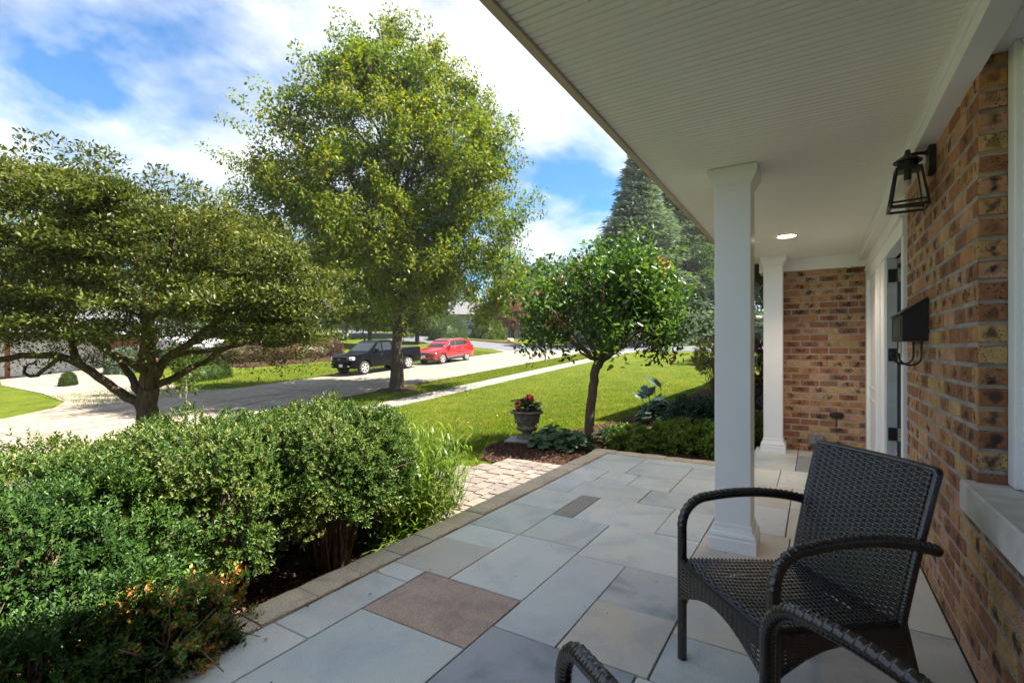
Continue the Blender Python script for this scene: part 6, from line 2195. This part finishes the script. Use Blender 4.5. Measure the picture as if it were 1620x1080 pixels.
mb = MB(); mb.box(-.25, .25, -.12, .12, 1.051, 1.3, ch=.03); mb.build('box', M['stake'], pp)

# ------------------------------------------------------------------ background trees


def crown_mesh(name, m, R_, Hc, n, leaf, seed, kind='round', z0=0):
    r = np.random.default_rng(seed)
    if kind == 'round':
        nl = 60
        v = unit(r.normal(size=(nl, 3)))
        q_ = v * (np.array([R_, R_, Hc / 2]) * (r.uniform(.35, .82, nl))[:, None]) + np.array([0, 0, z0 + Hc / 2])
        lr = r.uniform(.16, .34, nl) * R_
        j = r.integers(0, nl, n)
        w_ = unit(r.normal(size=(n, 3)))
        P = q_[j] + w_ * (lr[j] * r.uniform(.55, 1.05, n))[:, None]
        D = w_ + rdir(n, r) * .7
    else:
        # layered conifer: drooping boughs in whorls
        t = r.random(n) ** .62          # 0 top .. 1 bottom
        tier = (np.floor(t * 30) + r.uniform(0, 1.0, n)) / 30 * (1 + .06 * np.sin(t * 9))
        nb = 9
        b = r.integers(0, nb, n)
        a = b * (2 * math.pi / nb) + tier * 47.0 + r.normal(0, .2, n)
        rr = R_ * (.04 + .96 * tier) * (r.uniform(.15, 1, n) ** .6) * (1 + .3 * np.sin(np.floor(t * 30) * 5.1 + b * 2.3) + .16 * np.sin(np.floor(t * 30) * 2.3 + b * 5.9) + .12 * np.sin(t * 17))
        z = z0 + Hc * (1 - tier) - rr * .28 + .12 * rr * rr / R_ + r.normal(0, .1, n)
        P = np.column_stack([np.cos(a) * rr, np.sin(a) * rr, z])
        D = np.column_stack([np.cos(a), np.sin(a), -.25 + 0 * a]) + rdir(n, r) * .5
    V, F = leaf_arrays(P, D, rdir(n, r) + np.array([0, 0, .8]), r.uniform(.7, 1.2, n) * leaf[0], r.uniform(.7, 1.2, n) * leaf[1])
    me_o = fastmesh(name, V, F, m)
    me = me_o.data
    bpy.data.objects.remove(me_o)
    return me


def bg_tree(name, x, y, me, s_, label, trunk_h, bark='bark2', tr_=.2, sz=1.0, wd=1.0, group=None, twigless=True):
    gb = g(x, y)
    root = empty(name, (x, y, gb), random.uniform(0, 6.28), label=label, cat='tree', group=group)
    o = link('crown', me, root); o.scale = (s_ * wd, s_ * wd, s_ * sz); o['kind'] = 'stuff'
    mb = MB()
    mb.tube([(0, 0, -.2), (0, 0, trunk_h * .5), (.1, 0, trunk_h), (0, .1, trunk_h * 1.8)], [tr_ * 1.3, tr_, tr_ * .8, tr_ * .3], 8)
    for k in range(5):
        a = k * 2.4
        mb.tube([(0, 0, trunk_h * .85), (math.cos(a) * trunk_h * .3, math.sin(a) * trunk_h * .3, trunk_h * 1.3), (math.cos(a) * trunk_h * .5, math.sin(a) * trunk_h * .5, trunk_h * 1.8)], [tr_ * .5, tr_ * .3, tr_ * .12], 6)
    mb.build('trunk', M[bark], root, 50, fix=False)
    return root


CA = crown_mesh('crown', M['far1'], 4.2, 8.5, 34000, (.26, .16), 1, z0=2.2)
CB = crown_mesh('crown', M['far2'], 4.4, 9.5, 34000, (.28, .16), 2, z0=2.4)
CC = crown_mesh('crown', M['far3'], 3.2, 5.5, 22000, (.2, .13), 3, z0=1.2)
CS = crown_mesh('crown', M['spruce'], 4.2, 17, 70000, (.36, .10), 4, 'cone', z0=.8)
CR = crown_mesh('crown', M['redleaf'], 2.2, 4.6, 16000, (.16, .1), 5, z0=.5)
CL = crown_mesh('crown', M['far1'], 4.4, 9.5, 40000, (.24, .15), 6, z0=2.4)

bg_tree('spruce_tree', 51.3, 15.8, CS, 1.22, 'tall blue green spruce rising beyond the lawn at the porch roof edge', 2.0, tr_=.25, wd=1.25)
bg_tree('spruce_tree', 57.5, 13.5, CS, 1.1, 'second spruce standing just right of the tallest one', 2.0, tr_=.25, wd=1.5)
bg_tree('red_maple', 58.6, 36.3, CR, 1.35, 'small red leaved tree beyond the street junction', .8, tr_=.09)
bgs = [
    ('leafy_tree', 60.8, 10.3, CL, 1.45, 'broad green tree right of the spruce behind the white column'),
    ('leafy_tree', 48.6, 13.2, CA, .72, 'smaller grey green tree in front of the tall spruce'),
    ('leafy_tree', 52.5, 20.5, CL, .95, 'leafy tree rising behind the small round-headed tree'),
    ('leafy_tree', 55, 12.0, CB, 1.0, 'dark green tree between the spruce and the small round-headed tree'),
    ('leafy_tree', 62, 24, CB, 1.05, 'dark tree right of the red leaved tree, behind the tan house'),
    ('leafy_tree', 69, 32, CA, 1.2, 'far green tree over the street junction'),
    ('leafy_tree', 64, 39, CB, 1.0, 'dark tree close behind the red leaved tree'),
    ('leafy_tree', 74, 27, CB, 1.25, 'tallest of the dark trees low on the skyline beside the shade tree'),
    ('leafy_tree', 56, 47, CA, 1.15, 'green tree behind the far pale house'),
    ('leafy_tree', 44, 42, CC, 1.7, 'bright green tree above the red car'),
    ('leafy_tree', 37, 44, CA, 1.15, 'green tree behind the shade tree trunk'),
    ('leafy_tree', 31, 50, CB, 1.15, 'dark tree above the rust coloured hedge'),
    ('leafy_tree', 27, 57, CA, 1.3, 'large green tree behind the parked white SUV'),
    ('leafy_tree', 17, 56, CB, 1.1, 'dark tree behind the ranch house roof'),
    ('leafy_tree', 8, 58, CA, 1.2, 'green tree over the left end of the ranch house'),
    ('leafy_tree', -2, 50, CB, 1.1, 'dark tree left of the ranch house'),
    ('leafy_tree', 4.5, 38.5, CC, .95, 'small bright tree beside the driveway at the left edge'),
    ('leafy_tree', 33, 36, CC, 1.0, 'small bright tree behind the pickup'),
    ('leafy_tree', 39, 35.5, CC, .8, 'low bright tree between the red car and the dark shrub'),
    ('leafy_tree', 48, 55, CB, 1.3, 'dark tree far behind the red car'),
    ('leafy_tree', 80, 45, CA, 1.4, 'pale green tree farthest along the street'),
    ('leafy_tree', 58, 3, CB, 1.1, 'dark tree behind the tall hedge at the right'),
    ('leafy_tree', 68, 12, CA, 1.25, 'green tree farthest right over the hedge'),
    ('leafy_tree', 34.5, -1.0, CA, 1.0, 'green tree showing between the two white columns'),
    ('leafy_tree', -14, 44, CA, 1.1, 'green tree beyond the left edge of the street'),
    ('leafy_tree', 86, 30, CB, 1.4, 'dark tree at the end of the street'),
]
for (nm, x, y, me, s_, lb) in bgs:
    bg_tree(nm, x, y, me, s_, lb, 2.6 * s_, group='trees beyond the street')
# distant wooded skyline all round
P = []
r = np.random.default_rng(77)
n = 60000
a = r.uniform(0, 2 * math.pi, n); q_ = r.uniform(118, 150, n)
hgt = 6.5 + 3.5 * np.sin(a * 23) * np.cos(a * 9) + 2.0 * np.sin(a * 61)
zz = hgt * r.random(n) ** .7
P = np.column_stack([np.cos(a) * q_, np.sin(a) * q_, 0 * a])
P[:, 2] = G(P[:, 0], P[:, 1]) + zz
V, F = leaf_arrays(P, rdir(n, r), rdir(n, r), r.uniform(1.2, 2.4, n), r.uniform(.9, 1.6, n))
tag(fastmesh('distant_woods', V, F, M['far2']), 'distant dark woods closing the view all round', None, kind='stuff')

# ------------------------------------------------------------------ thin summer haze
mb = MB(); mb.box(-905, 1005, -905, 1005, -5.5, 24.5)
hz = mb.build('haze', M['glass'], None)
hm = bpy.data.materials.new('haze'); hm.use_nodes = True
for n__ in list(hm.node_tree.nodes):
    if n__.type == 'BSDF_PRINCIPLED': hm.node_tree.nodes.remove(n__)
pv = hm.node_tree.nodes.new('ShaderNodeVolumePrincipled')
pv.inputs['Color'].default_value = (.93, .96, 1, 1); pv.inputs['Density'].default_value = .00045; pv.inputs['Anisotropy'].default_value = .3
hm.node_tree.links.new(pv.outputs[0], hm.node_tree.nodes['Material Output'].inputs['Volume'])
hz.data.materials.clear(); hz.data.materials.append(hm)
tag(hz, 'thin pale summer haze filling the air of the street', None, kind='stuff')
